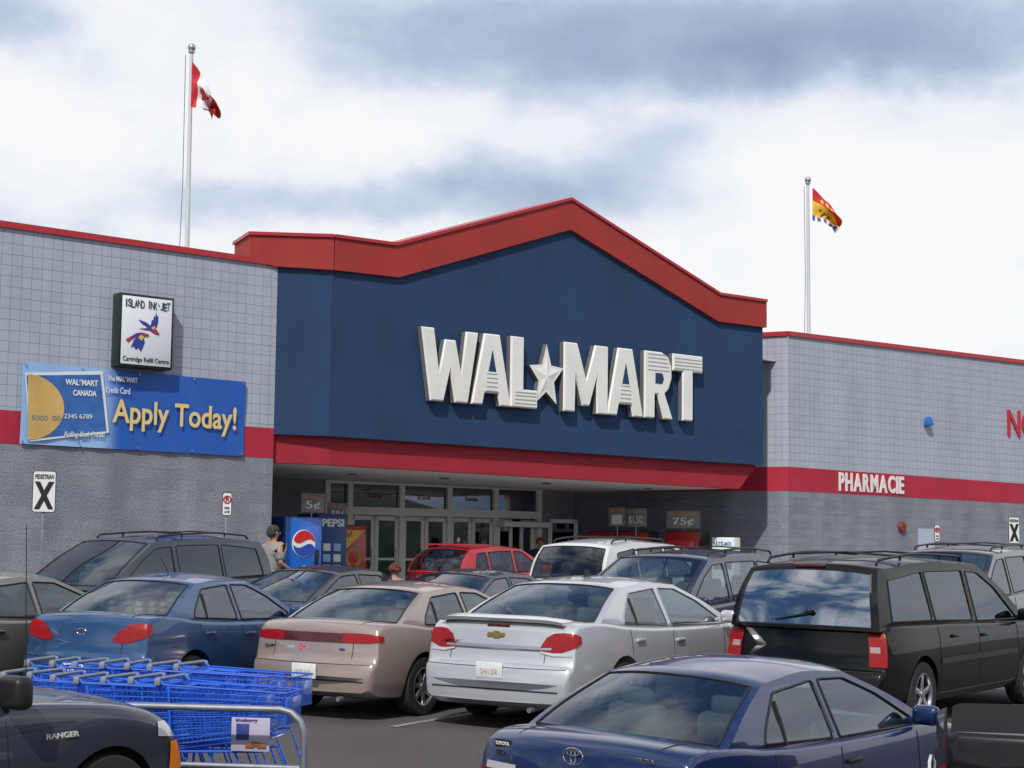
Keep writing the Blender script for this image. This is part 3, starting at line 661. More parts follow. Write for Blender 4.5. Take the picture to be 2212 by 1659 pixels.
def road_sign(label, px, ptop, pbot, pw, Y, kind, name='road_sign', group=None, base=None):
    top = at(px, ptop, Y); bot = at(px, pbot, Y); wid = pw/FX*Y; hgt = top.z-bot.z
    gz_ = gz(Y) if base is None else base
    t = emp(name, label, 'sign', (top.x, Y, gz_), 0.30, group)
    mb = MB(); mb.rbox((0, .03, (bot.z-gz_+hgt)/2+.0), (.05, .035, bot.z-gz_+hgt), .006); mb.build('post', M_galv, t)
    zc_ = (top.z+bot.z)/2-gz_
    def rr(w_, h_, r, y0, y1, m, nm):
        pts = []
        for cx_, cz_, a0 in ((w_/2-r, h_/2-r, 0), (-w_/2+r, h_/2-r, 90), (-w_/2+r, -h_/2+r, 180), (w_/2-r, -h_/2+r, 270)):
            for k in range(5): a = math.radians(a0+k*22.5); pts.append((cx_+r*cos(a), zc_+cz_+r*sin(a)))
        b = MB(); b.prism(pts, y0, y1); return b.build(nm, m, t, ang=0)
    rr(wid, hgt, .04, -.004, .008, M_blk2, 'sign_edge'); rr(wid-.025, hgt-.025, .035, -.008, -.003, M_wht, 'sign_plate')
    mb = MB()
    if kind == 'ped':
        text_into(mb, 'PEDESTRIAN', (0, zc_+hgt*.36), wid*.8, hgt*.11, -.01, off=.02); mb.build('sign_word', M_blk2, t, ang=0)
        a = wid*.30
        mb = MB()
        for s in (-1, 1):
            mb.prism([(-a*s-.045, zc_-hgt*.42), (-a*s+.045, zc_-hgt*.42), (a*s+.045, zc_+hgt*.24), (a*s-.045, zc_+hgt*.24)], -.016-.002*s, -.012)
        mb.build('crossing_mark', M_blk2, t, ang=0)
    else:
        ring = MB(); r = wid*.36
        pts = [(r*cos(k*pi/14), -.012, zc_+hgt*.2+r*sin(k*pi/14)) for k in range(28)]
        ring.tube(pts, .014, 6, closed=True); ring.tube([(-r*.7, -.014, zc_+hgt*.2+r*.7), (r*.7, -.014, zc_+hgt*.2-r*.7)], .011, 6); ring.build('prohibition_ring', M_redp, t)
        text_into(mb, 'P', (0, zc_+hgt*.2), r*.9, r*1.2, -.01, off=.03); mb.build('sign_symbol', M_blk2, t, ang=0)
        mb = MB(); text_into(mb, 'FIRE', (0, zc_-hgt*.17), wid*.5, hgt*.1, -.01, off=.02); mb.build('sign_word', M_blk2, t, ang=0)
        mb = MB(); text_into(mb, 'LANE', (0, zc_-hgt*.33), wid*.55, hgt*.1, -.01, off=.02); mb.build('sign_word', M_blk2, t, ang=0)
    return t
road_sign('white pedestrian X sign in front of the wall below the blue banner', 97, 1017, 1107, 49, 30.5, 'ped')
road_sign('white pedestrian X sign at the far right edge of the store front', 2190, 1117, 1174, 27, 48.0, 'ped')
road_sign('small fire lane no parking sign left of the store entrance', 491, 1064, 1114, 21, 33.5, 'fire')
road_sign('small fire lane no parking sign beside the pale side door', 2024, 1134, 1170, 13, 46.5, 'fire')

# ------------------------------------------------------------------ flags
def flag(name, label, base_px, top_px, Y, hoist, fly, colf, mats, amp=1.0):
    b = at(*base_px, Y); t_ = at(*top_px, Y)
    po = emp('flagpole', label, 'flagpole', (b.x, Y, 7.2))
    dx = t_.x-b.x; hgt = t_.z-7.2
    mb = MB(); mb.tube([(dx*0, 0, 0), (dx*.5, 0, hgt*.5), (dx, 0, hgt)], [.060, .052, .042], 12); mb.build('pole', mat('pole_white', (.62, .63, .65), .45), po)
    mb = MB(); mb.ell((dx, 0, hgt+.10), (.095, .095, .095)); mb.lathe([(0, 0), (.08, 0), (.08, .03), (.03, .05)], (dx, 0, hgt-.02), 12, axis='z'); mb.build('finial', M_silver, po)
    mb = MB(); mb.tube([(dx+.12*s_, -.09, z_) for s_, z_ in ((-1, hgt-.1), (-.8, hgt*.5), (-1.2, .6))], .010, 5); mb.build('halyard', M_galv, po)
    nu, nv = 36, 24; vs = []
    o0 = at(*hoist[0], Y-.1)
    for j in range(nv+1):
        for i in range(nu+1):
            u, v = i/nu, j/nv
            pxx = lerp(lerp(hoist[0][0], hoist[1][0], v), lerp(fly[0][0], fly[1][0], v), u)
            pyy = lerp(lerp(hoist[0][1], hoist[1][1], v), lerp(fly[0][1], fly[1][1], v), u)+sin(u*pi)*(-6+2*v)
            p = at(pxx, pyy, Y-.1)
            p.y += (u*.5*sin(v*9+u*4)*.6+.18*sin(u*7+v*2)*u)*amp; p.x += .05*sin(v*12+u*5)*u*amp; p.z += .06*sin(u*14+v*9)*u*amp
            vs.append(p-o0)
    mb = MB()
    for j in range(nv):
        for i in range(nu):
            mb.m.append(colf((i+.5)/nu, (j+.5)/nv)); mb.f.append((j*(nu+1)+i, j*(nu+1)+i+1, (j+1)*(nu+1)+i+1, (j+1)*(nu+1)+i))
    mb.v = [tuple(v) for v in vs]
    fo = mb.build(name, mats, None, ang=80, recalc=False); fo.location = o0
    return fo
def can(u, v):
    if u < .25 or u > .75: return 0
    a = abs(u-.5)*2.0; b = v-.5
    if abs(a)+abs(b)*1.1 < .26 or (a < .36 and abs(b+.02) < .07): return 0
    return 1
fo = flag('national_flag', 'tall white flagpole behind the left parapet carrying the red and white flag', (405, 532), (414, 112), 40.0, ((415, 132), (412, 231)), ((474, 234), (460, 249)), can, [mat('flag_red', (.55, .02, .03), .7), mat('flag_white', (.8, .78, .78), .7)])
tag(fo, 'red and white flag with leaf drooping from the left flagpole', 'flag')
def nbf(u, v):
    if v < .36: return 1 if (abs(v-.2) < .09 and .3 < u < .7 and sin(u*40) > -.3) else 0
    if v > .84: return 2 if sin(u*30) > -.4 else 3
    if abs(v-.66) < .12 and abs(u-.5) < .22*(1.2-abs(v-.5)) and sin(u*33+v*20) > -.2: return 4
    return 1
fo = flag('provincial_flag', 'white flagpole behind the right parapet carrying the yellow and red flag', (1747, 718), (1745, 396), 50.0, ((1755, 405), (1755, 476)), ((1819, 478), (1808, 500)), nbf, [mat('flag_red', (.55, .02, .03), .7), mat('flag_yellow', (.8, .48, .04), .7), mat('flag_blue', (.04, .08, .35), .7), mat('flag_white', (.8, .78, .78), .7), mat('flag_brown', (.15, .07, .03), .7)], amp=.6)
tag(fo, 'yellow and red flag with a ship drooping from the right flagpole', 'flag')

# ------------------------------------------------------------------ vending machines
def vending(label, px, ly, w_, h_, d_, base, face, kind, rz=0.0, group=None):
    lx = fac(px, 1180, ly)[0]
    t = fthing('vending_machine', label, 'vending machine', lx, ly, FLOOR, group, rz)
    mb = MB(); mb.rbox((w_/2, d_/2, h_/2+.03), (w_, d_, h_-.06), .02); mb.build('cabinet', base, t)
    mb = MB(); mb.rbox((w_/2, -.02, h_/2+.05), (w_-.03, .06, h_-.14), .02); fr_ = mb.build('front_panel', face, t)
    mb = MB()
    for sx_ in (.06, w_-.06): mb.box((sx_, d_/2, .02), (.06, d_-.1, .05))
    mb.build('feet', M_black, t)
    y = -.052
    if kind == 'globe':
        c = (w_*.5, h_*.70); R_ = w_*.30
        mb = MB(); mb.lathe([(0, -.02), (R_*1.0, -.02), (R_*1.03, 0)], (c[0], y+.005, c[1]), 36); mb.build('logo_disc', M_wht, fr_)
        for sgn, mm in ((1, mat('logo_red', (.6, .02, .03), .4)), (-1, mat('logo_blue', (.02, .07, .4), .4))):
            pts = []
            for k in range(21):
                a = lerp(.12, pi-.28, k/20) if sgn > 0 else lerp(pi+.12, 2*pi-.28, k/20)
                pts.append((c[0]+R_*.97*cos(a), c[1]+R_*.97*sin(a)))
            for k in range(1, 12):
                u = lerp(-1, 1, k/12)*sgn; pts.append((c[0]+R_*.9*u, c[1]+R_*(.17*sgn+.15*sin(u*3.0))))
            mb = MB(); mb.prism(pts, y-.024, y-.018); mb.build('logo_wave', mm, fr_, ang=0)
        mb = MB(); text_into(mb, 'PEPSI', (w_*.5, h_*.33), w_*.5, .16, y, off=.03, rot=1.2); mb.build('lettering', mat('pale_blue', (.3, .5, .8), .5), fr_)
        mb = MB(); mb.rbox((w_*.86, y, h_*.5), (.1, .02, .5), .008); mb.rbox((w_*.5, y, .25), (w_*.6, .02, .18), .01); mb.build('coin_panel', M_black, fr_)
    elif kind == 'word':
        mb = MB(); text_into(mb, 'PEPSI', (w_*.5, h_-.2), w_*.75, .18, y, off=.04); mb.build('lettering', M_wht, fr_)
        for r_ in range(4):
            for c_ in range(2):
                mb = MB(); mb.rbox((w_*(.3+.35*c_), y, .55+r_*.24), (.2, .02, .17), .01); mb.build('selection_button', [mat('pale_blue', (.3, .5, .8), .5), M_wht][(r_+c_) % 2], fr_)
        mb = MB(); mb.rbox((w_*.5, y, .25), (w_*.6, .02, .18), .01); mb.build('dispenser_slot', M_black, fr_)
    elif kind == 'yellowred':
        mb = MB(); mb.prism([(.05, h_-.12), (w_*.9, h_-.12), (.05, h_-.65)], y-.01, y); mb.build('yellow_corner', M_yel, fr_, ang=0)
        mb = MB(); mb.lathe([(w_*.2, 0), (w_*.22, -.01), (w_*.32, -.01), (w_*.33, 0)], (w_*.48, y, h_*.58), 24); mb.lathe([(w_*.12, 0), (w_*.13, -.01), (w_*.22, -.01), (w_*.23, 0)], (w_*.5, y, h_*.40), 24); mb.build('gold_swirl', mat('gold_print', (.5, .25, .05), .5), fr_)
        mb = MB(); text_into(mb, '75¢', (w_*.28, h_-.25), w_*.34, .13, y-.012, off=.03, rot=.5); mb.build('lettering', M_redp, fr_)
        mb = MB(); mb.rbox((w_*.5, y, .25), (w_*.6, .02, .18), .01); mb.build('dispenser_slot', M_black, fr_)
    elif kind == 'cola':
        mb = MB(); mb.rbox((w_*.46, y, h_*.62), (w_*.78, .02, h_*.5), .02); mb.build('picture_panel', mat('cola_red', (.5, .012, .02), .3, 0, .6), fr_)
        mb = MB(); text_into(mb, 'Coca', (w_*.42, h_*.72), w_*.6, .2, y-.015, off=.01, shear=.35, rot=.25); text_into(mb, 'Cola', (w_*.5, h_*.55), w_*.6, .2, y-.015, off=.01, shear=.35, rot=.25); mb.build('lettering', M_wht, fr_)
        mb = MB(); mb.prism([(w_*.1, h_*.40), (w_*.82, h_*.48), (w_*.82, h_*.52), (w_*.1, h_*.43)], y-.02, y-.012); mb.build('white_wave', M_wht, fr_, ang=0)
        mb = MB(); mb.rbox((w_*.92, y, h_*.55), (.07, .02, .6), .008); mb.rbox((w_*.5, y, .25), (w_*.6, .02, .18), .01); mb.build('coin_panel', M_silver, fr_)
    return t
M_pepsi = mat('machine_blue', (.012, .13, .55), .3, 0, .5, var=.2, vscale=4); M_pepsid = mat('machine_navy', (.01, .06, .22), .35)
M_cola = mat('machine_red', (.32, .01, .015), .35)
vending('bright blue drink machine with round logo nearest the left wall', 612, .75, .95, 1.90, .8, M_pepsid, M_pepsi, 'globe')
vending('navy drink machine with rows of buttons between two brighter machines', 684, 2.3, .80, 2.02, .8, M_pepsid, M_pepsid, 'word')
vending('red drink machine with yellow corner and gold swirls by the doors', 733, 3.3, .75, 1.80, .8, M_cola, mat('machine_bright_red', (.5, .02, .02), .3, 0, .5), 'yellowred')
dsl = math.atan2(Qs[1]-Ps[1], Qs[0]-Ps[0])
vending('dark red drink machine farthest left in the row right of the doors', 1268, 4.0, .85, 1.83, .7, M_black, M_cola, 'cola', dsl)
vending('red drink machine standing under two price boards', 1330, 3.2, .95, 1.83, .7, M_black, M_cola, 'cola', dsl)
vending('red and black drink machine under the halloween price board', 1436, 1.8, .98, 1.83, .7, M_black, M_cola, 'cola', dsl)
lx = fac(1536, 1180, .7)[0]; t = fthing('dispenser_box', 'white newspaper style dispenser box with blue header right of the machines', 'dispenser', lx, .7, FLOOR, None, dsl)
mb = MB(); mb.rbox((.32, .25, .85), (.6, .5, 1.64), .02); mb.build('cabinet', M_wht, t)
mb = MB(); mb.rbox((.32, .0, 1.1), (.5, .03, .5), .01); mb.build('window', M_dark, t)
mb = MB(); text_into(mb, 'PÂTÉ-MIX', (.32, 1.52), .5, .13, -.008, off=.02); mb.build('lettering', mat('logo_blue2', (.03, .25, .6), .5), t)
def price(label, px, py0, py1, pw, ly, txt, head, group=None, rz=0.0):
    a = fac(px, py0, ly); b = fac(px+pw, py1, ly); w_ = b[0]-a[0]; h_ = a[1]-b[1]
    if rz: w_ *= .85
    t = fthing('price_board', label, 'sign', a[0], ly, b[1], group, rz)
    mb = MB(); mb.rbox((w_/2, 0, h_/2), (w_, .03, h_), .006); mb.build('board', mat('board_grey', (.22, .23, .24), .5, var=.3, vscale=6), t)
    mb = MB(); mb.tube([(w_/2, .03, 0), (w_/2, .03, -.25)], .012, 6); mb.build('stand', M_silver, t)
    mb = MB(); text_into(mb, txt, (w_/2, h_*.36), w_*.62, h_*.5, -.017, off=.01); mb.build('lettering', M_wht, t)
    mb = MB(); text_into(mb, head, (w_/2, h_*.82), w_*.85, h_*.14, -.017, off=.01); mb.build('heading', mat('head_orange', (.7, .3, .15), .5), t)
price('upper left price board above the blue drink machine', 650, 1065, 1108, 50, 1.6, '5¢', 'HALLOWEEN')
price('price board reading fifty beside the red machine with yellow corner', 708, 1086, 1129, 40, 2.9, '50¢', 'HALLOWEEN')
price('small narrow price board at the left of the right hand row', 1315, 1096, 1138, 33, 3.2, '1', 'HALLOWEEN', rz=dsl)
price('price board reading one fifty above the red drink machine', 1350, 1098, 1139, 42, 2.9, '$1.50', 'HALLOWEEN', rz=dsl)
price('wide price board reading seventy five above the rightmost machine', 1440, 1104, 1143, 63, 1.8, '75¢', 'HALLOWEEN', rz=dsl)
q = fac(2008, 1185, -.5); t = fthing('utility_box', 'small pale utility box on the ground by the side door', 'utility box', q[0], -.5, FLOOR)
mb = MB(); mb.rbox((0, 0, .4), (.5, .3, .8), .03); mb.build('cabinet', M_wht, t); mb = MB(); mb.rbox((0, -.16, .45), (.4, .02, .55), .01); mb.build('cabinet_door', M_frame, t)

# ------------------------------------------------------------------ cars
TEMPL = {
 'sedan': dict(L=4.5, W=1.72, H=1.42,
  top=[(0,.46),(.015,.54),(.04,.60),(.09,.635),(.115,.72),(.14,.90),(.18,.97),(.26,1.005),(.45,1.02),(.72,1.005),(1.1,.96),(1.8,.915),(3.0,.89),(3.42,.89),(3.9,.82),(4.25,.73),(4.4,.64),(4.47,.55),(4.5,.46)],
  rear=[(.66,1.0),(.98,1.17),(1.36,1.325)], roof=[(1.36,1.325),(1.9,1.36),(2.42,1.325)], front=[(2.42,1.325),(2.92,1.125),(3.40,.89)],
  win=[[(1.10,.985),(1.16,1.07),(1.43,1.268),(1.97,1.303),(1.97,.935)],[(2.04,.93),(2.04,1.303),(2.38,1.285),(2.72,1.155),(3.17,.92),(3.10,.905)]],
  wx=(1.02,3.60), R=.31, wr=1.16, belt=.95, seams=[1.16,2.00,3.1], clear=.20, seats=[(1.35,1),(2.25,0)]),
 'minivan': dict(L=4.95, W=1.86, H=1.75,
  top=[(0,.45),(.02,.55),(.06,.60),(.09,.62),(.11,.8),(.15,1.0),(.3,1.05),(1.5,1.03),(3.4,.97),(3.9,.95),(4.3,.86),(4.7,.74),(4.88,.62),(4.95,.45)],
  rear=[(.15,1.0),(.20,1.30),(.36,1.60)], roof=[(.36,1.60),(1.5,1.67),(2.9,1.62)], front=[(2.9,1.62),(3.45,1.33),(4.0,.955)],
  win=[[(.40,1.09),(.50,1.50),(1.36,1.575),(1.36,1.07)],[(1.42,1.07),(1.42,1.575),(2.42,1.57),(2.42,1.03)],[(2.52,1.02),(2.52,1.56),(2.84,1.54),(3.20,1.37),(3.72,1.0)]],
  wx=(.98,3.98), R=.34, wr=1.38, belt=1.03, seams=[1.39,2.47,3.6], clear=.22, seats=[(1.2,1),(2.1,1),(3.0,0)]),
 'suv': dict(L=4.5, W=1.80, H=1.75,
  top=[(0,.50),(.02,.60),(.06,.66),(.10,.70),(.12,.85),(.15,1.02),(.3,1.07),(1.5,1.06),(2.9,1.04),(3.3,1.02),(4.1,.94),(4.36,.82),(4.46,.65),(4.5,.5)],
  rear=[(.15,1.02),(.24,1.32),(.42,1.60)], roof=[(.42,1.60),(1.3,1.67),(2.4,1.62)], front=[(2.4,1.62),(2.85,1.36),(3.25,1.03)],
  win=[[(.48,1.12),(.60,1.50),(1.12,1.57),(1.12,1.11)],[(1.20,1.11),(1.20,1.57),(1.95,1.575),(1.95,1.09)],[(2.03,1.09),(2.03,1.57),(2.36,1.55),(2.95,1.08)]],
  wx=(.85,3.55), R=.36, wr=1.38, belt=1.06, seams=[1.16,2.0,2.95], clear=.27, seats=[(1.2,1),(2.1,0)]),
 'hatch': dict(L=4.0, W=1.67, H=1.50,
  top=[(0,.42),(.02,.54),(.06,.60),(.09,.63),(.11,.80),(.15,.95),(.3,.99),(1.5,.97),(2.6,.94),(3.05,.90),(3.6,.77),(3.88,.64),(3.97,.52),(4.0,.42)],
  rear=[(.16,.96),(.30,1.20),(.55,1.40)], roof=[(.55,1.40),(1.3,1.46),(2.1,1.41)], front=[(2.1,1.41),(2.5,1.19),(2.92,.92)],
  win=[[(.55,1.03),(.68,1.33),(.95,1.36),(.95,1.02)],[(1.02,1.02),(1.02,1.365),(1.72,1.385),(1.72,.98)],[(1.80,.98),(1.80,1.385),(2.06,1.365),(2.68,.96)]],
  wx=(.62,3.10), R=.29, wr=1.20, belt=.97, seams=[.98,1.76,2.7], clear=.2, seats=[(1.0,1),(1.9,0)]),
 'pickup': dict(L=4.9, W=1.78, H=1.70,
  top=[(0,.50),(.02,.56),(.06,.60),(.08,.80),(.10,1.04),(.16,1.06),(1.9,1.06),(3.3,1.05),(3.5,1.04),(4.2,.985),(4.55,.92),(4.76,.82),(4.86,.66),(4.9,.48)],
  rear=[(1.98,1.05),(2.03,1.3),(2.12,1.58)], roof=[(2.12,1.58),(2.5,1.64),(2.85,1.58)], front=[(2.85,1.58),(3.1,1.32),(3.4,1.05)],
  win=[[(2.14,1.12),(2.22,1.52),(2.38,1.54),(2.38,1.12)],[(2.44,1.12),(2.44,1.54),(2.80,1.52),(3.12,1.11)]],
  wx=(1.05,4.12), R=.36, wr=1.36, belt=1.05, seams=[1.93,2.1,3.3], clear=.3, seats=[(2.5,0)]),
}
def round_poly(pts, r=.035, k=4):
    out = []; n = len(pts)
    for i in range(n):
        p0, p, p1 = V(pts[i-1]), V(pts[i]), V(pts[(i+1) % n])
        a = (p0-p); b = (p1-p); ra = min(r, a.length*.4, b.length*.4); A = p+a.normalized()*ra; B = p+b.normalized()*ra
        for j in range(k+1):
            t = j/k; q = A*(1-t)**2+p*2*t*(1-t)+B*t*t; out.append((q.x, q.y))
    return out
def make_car(kind, name, label, cat, pm, L=None, W=None, H=None, glass=None, side_glass=None, rim='alloy', lights=None, group=None, opts=None):
    T = TEMPL[kind]; opts = opts or {}
    L = L or T['L']; W = W or T['W']; H = H or T['H']; kx = L/T['L']; kz = H/T['H']; ky = W/T['W']
    S2 = lambda pts: [(p[0]*kx, p[1]*kz) for p in pts]
    tp = S2(T['top']); top = pchip(tp); rear, roof, front = S2(T['rear']), S2(T['roof']), S2(T['front']); belt = T['belt']*kz
    hW = W/2; clear = T['clear']; R = opts.get('R', T['R']); wxs = [a*kx for a in T['wx']]; wr = T['wr']*ky/2
    glass = glass or M_glass; side_glass = side_glass or glass
    root = bpy.data.objects.new(name, None); C.objects.link(root); tag(root, label, cat, group)
    Sf = pchip([(-.3, .86), (0, .90), (.10, .955), (.32, .992), (.5, 1.0), (.78, .988), (1.0, .955), (1.3, .90)])
    def S(z): return Sf((z-clear)/(belt-clear))
    def wp(x):
        t = min(1, x/.95); r = 1-.085*(1-t)**2.2
        t = min(1, (L-x)/1.2); r *= 1-.12*(1-t)**2.2
        for e_ in (x, L-x):
            if e_ < .06: q = 1-e_/.06; r *= 1-.045*(1-sqrt(max(0, 1-q*q)))
        return r
    gx0, gx1 = rear[0][0], front[-1][0]
    cw = pchip([(0, .012), (.2, .035), (gx0+.05, .03), (gx0+.25, 0), (gx1-.3, 0), (gx1-.02, .02), (gx1+.4, .045), (L-.4, .04), (L, .005)])
    bot = pchip([(0, clear+.10), (.25, clear+.02), (.7, clear), (L-.8, clear), (L-.25, clear-.02), (L, clear+.04)])
    def bow(x, y):
        k = (y/hW)**2
        return x+.13*k*(1-min(1, x/1.3))**2-opts.get('nose', .24)*k*(1-min(1, (L-x)/1.3))**2
    xs = sorted(set([round(i*.085, 4) for i in range(int(L/.085)+1)]+[p[0] for p in tp]+[0, .006, .015, .03, .05, .075, L, L-.006, L-.015, L-.03, L-.05, L-.08]))
    xs = [x for i, x in enumerate(xs) if i == 0 or x-xs[i-1] > .004]; xs[-1] = L
    rings = []
    for x in xs:
        B = bot(x); Te = top(x); r = min(opts.get('edge', .045), (Te-B)*.25); yw = lambda z: hW*wp(x)*S(z)
        P = [(0, B), (yw(B)*.5, B), (yw(B)*.93, B)]
        for k in range(10):
            z = lerp(B+.025, Te-r, k/9); P.append((yw(z), z))
        ye = yw(Te-r)
        for a in (22, 45, 68, 90): P.append((ye-r*(1-cos(math.radians(a))), Te-r+r*sin(math.radians(a))))
        yb_ = ye-r
        for f_ in (.85, .6, .3, 0): P.append((yb_*f_, Te+cw(x)*(1-f_*f_)))
        rings.append([(bow(x, y)-L/2, -y, z) for y, z in P]+[(bow(x, y)-L/2, y, z) for y, z in P[-2:0:-1]])
    n = len(rings[0]); mb = MB(); vs = [p for r_ in rings for p in r_]
    fs = [(i*n+j, i*n+(j+1) % n, (i+1)*n+(j+1) % n, (i+1)*n+j) for i in range(len(rings)-1) for j in range(n)]
    fs.append(tuple(range(n-1, -1, -1))); fs.append(tuple((len(rings)-1)*n+j for j in range(n))); mb.add(vs, fs)
    body = mb.build('body', [pm, M_dark], root, ang=38)
    cut = MB()
    for wx in wxs:
        for s in (-1, 1):
            rr_ = R+.05; cut.lathe([(0, 0), (rr_, 0), (rr_, .5), (0, .5)], (wx-L/2, hW-.27 if s > 0 else -hW+.27-.5, R+.01), 36)
    if kind == 'pickup': cut.box((1.0*kx-L/2, 0, 1.0*kz), (1.72*kx, W*.86, .82*kz))
    co = cut.build('cut', M_dark)
    md = body.modifiers.new('b', 'BOOLEAN'); md.operation = 'DIFFERENCE'; md.object = co; md.solver = 'EXACT'
    dg = bpy.context.evaluated_depsgraph_get(); me = bpy.data.meshes.new_from_object(body.evaluated_get(dg)); body.modifiers.clear()
    me.materials.clear(); me.materials.append(pm); me.materials.append(M_dark)
    body.data = me; bpy.data.objects.remove(co)
    for p in me.polygons:
        c = p.center; p.use_smooth = True; p.material_index = 0
        if c.z < clear+.03: p.material_index = 1
        if kind == 'pickup' and abs(c.y) < W*.432 and .12*kx < c.x+L/2 < 1.9*kx and c.z < 1.02*kz: p.material_index = 1
        for wx in wxs:
            if math.hypot(c.x-(wx-L/2), c.z-R-.01) < R+.047: p.material_index = 1
            if abs(c.y) < hW-.255 and abs(c.y) > hW-.285 and math.hypot(c.x-(wx-L/2), c.z-R-.01) < R+.06: p.material_index = 1
    me.set_sharp_from_angle(angle=math.radians(40))
    bvh = BVHTree.FromPolygons([v.co.copy() for v in me.vertices], [tuple(p.vertices) for p in me.polygons])
    def cast(o, d, off=.006):
        d = V(d).normalized(); o = V(o)
        for k in range(30):
            h = bvh.ray_cast(o-V((0, 0, k*.012)), d, 6)
            if h[0] is not None: return h[0]-d*off
        h = bvh.find_nearest(o+d*2)
        return h[0]-d*off
    rearp = lambda y, z, off=.006: cast((-L/2-1, y, z), (1, 0, 0), off)
    frontp = lambda y, z, off=.006: cast((L/2+1, y, z), (-1, 0, 0), off)
    sidep = lambda x, z, s, off=.006: cast((x-L/2, s*2, z), (0, -s, 0), off)
    topp = lambda x, y, off=.006: cast((x-L/2, y, 3), (0, 0, -1), off)
    zr = max(p[1] for p in roof)
    def yg(x, z):
        zb = top(x); yb = hW*wp(x)*S(zb)-.028
        t = max(0, min(1.05, (z-zb)/max(.05, (zr-zb))))
        return lerp(yb, wr*(1-.03*(1-min(1, x/(L*.4)))), t**1.15)+.045*t*(1-t)
    tg = [0, .05]+[.05+.87*k/8 for k in range(1, 9)]+[1]
    segs = [(curve2(rear, tg), 'g'), (curve2(roof, 12), 'r'), (curve2(front, tg), 'g')]
    bowf = pchip([(0, -.11), (10, -.05), (16, 0), (22, .05), (32, .17)]); crf = pchip([(0, .01), (5, .03), (10, .05), (16, .06), (22, .05), (27, .03), (32, .005)])
    sl_ = [-1, -.985, -.955, -.91]+[-.91+1.82*k/14 for k in range(1, 14)]+[.91, .955, .985, 1]
    roofmb = MB(); gmb = {0: MB(), 2: MB()}; gi = 0
    for si, (path, ty) in enumerate(segs):
        grid = []
        for k, (x, z) in enumerate(path):
            if ty == 'g': g_ = gi+10*(tg[k])
            else: g_ = gi+12*k/12
            y = yg(x, z)
            grid.append([(x+bowf(g_)*(1-s*s)-L/2, s*y, z+crf(g_)*(1-abs(s)**2.6)) for s in sl_])
        ns = len(sl_); vs = [p for r_ in grid for p in r_]
        ff, gf = [], []
        for a in range(len(grid)-1):
            for b in range(ns-1):
                f_ = (a*ns+b, a*ns+b+1, (a+1)*ns+b+1, (a+1)*ns+b)
                if ty == 'g' and abs(sl_[b]+sl_[b+1])/2 < .91:
                    tm = (tg[a]+tg[a+1])/2
                    if .05 < tm < .92: gf.append(f_); continue
                ff.append(f_)
        roofmb.add(vs, ff)
        if gf: gmb[si].add(vs, gf)
        gi += 10 if ty == 'g' else 12
    outer_ = [p for p in curve2(rear, 14)]+curve2(roof, 14)[1:]+curve2(front, 14)[1:]
    bl = [(lerp(gx1, gx0, k/24)) for k in range(1, 24)]
    outer_ += [(x, top(x)-.03) for x in bl]
    holes = [round_poly(S2(w_)) for w_ in T['win']]
    allp = outer_+[p for h_ in holes for p in h_]
    tris = tessellate_polygon([[V((p[0], p[1], 0)) for p in outer_]]+[[V((p[0], p[1], 0)) for p in h_] for h_ in holes])
    for s in (-1, 1):
        roofmb.add([(p[0]-L/2, s*yg(*p), p[1]) for p in allp], [tuple(t_) for t_ in tris])
    ro = roofmb.build('roof', pm, root, ang=55)
    bm = bmesh.new(); bm.from_mesh(ro.data); bmesh.ops.delete(bm, geom=[v for v in bm.verts if not v.link_faces], context='VERTS'); bm.to_mesh(ro.data); bm.free()
    def glassobj(mb_, nm, gm):
        o = mb_.build(nm, gm, root, ang=60)
        bm = bmesh.new(); bm.from_mesh(o.data); bmesh.ops.delete(bm, geom=[v for v in bm.verts if not v.link_faces], context='VERTS')
        bm.to_mesh(o.data); bm.free(); return o
    rw = glassobj(gmb[0], 'rear_window', opts.get('rear_glass', glass)); ws = glassobj(gmb[2], 'windshield', glass)
    for ob in (rw, ws):
        bm = bmesh.new(); bm.from_mesh(ob.data); be = [e_ for e_ in bm.edges if e_.is_boundary]; sm_ = MB()
        for e_ in be: sm_.tube([e_.verts[0].co, e_.verts[1].co], .011, 4, cap=False)
        bm.free(); sm_.build('seal', M_black, ob, ang=0, recalc=False)
    for h_ in holes:
        tr = tessellate_polygon([[V((p[0], p[1], 0)) for p in h_]])
        for s in (-1, 1):
            m1 = MB(); m1.add([(p[0]-L/2, s*(yg(*p)-.006), p[1]) for p in h_], [tuple(t_) for t_ in tr]); o = m1.build('side_window', side_glass, root, ang=60)
            m2 = MB(); m2.tube([(p[0]-L/2, s*(yg(*p)), p[1]) for p in h_], opts.get('seal', .010), 4, closed=True); m2.build('seal', opts.get('sealmat', M_black), o)
    if kind == 'sedan':
        for s in (-1, 1):
            q = MB(); xq = 1.36*kx; q.tube([(xq-L/2+.02*t, s*(yg(xq, z)+.001), z) for t, z in ((0, .955*kz), (1, 1.10*kz), (2, 1.22*kz))], .011, 4); q.build('window_divider', M_black, root)
    pl = MB(); n_ = 12; vs = []
    for k in range(n_+1):
        x = lerp(gx0+.10, gx1-.05, k/n_); y = yg(x, top(x))-.05; vs += [(x-L/2, -y, top(x)+.008), (x-L/2, y, top(x)+.008)]
    pl.add(vs, [(2*k, 2*k+1, 2*k+3, 2*k+2) for k in range(n_)]); pl.build('dashboard_and_shelf', M_int, root)
    for sx, bench in T['seats']:
        x = sx*kx-L/2; zb = top(sx*kx)
        for s in (-1, 1):
            st = MB(); hs = .20*kz
            st.rbox((x, s*hW*.42, zb+hs*.35), (.14, hW*.52, hs*1.1), .05); st.rbox((x+.01, s*hW*.42, zb+hs*1.15), (.10, .26, .14), .045)
            st.build('seat', M_intl, root)
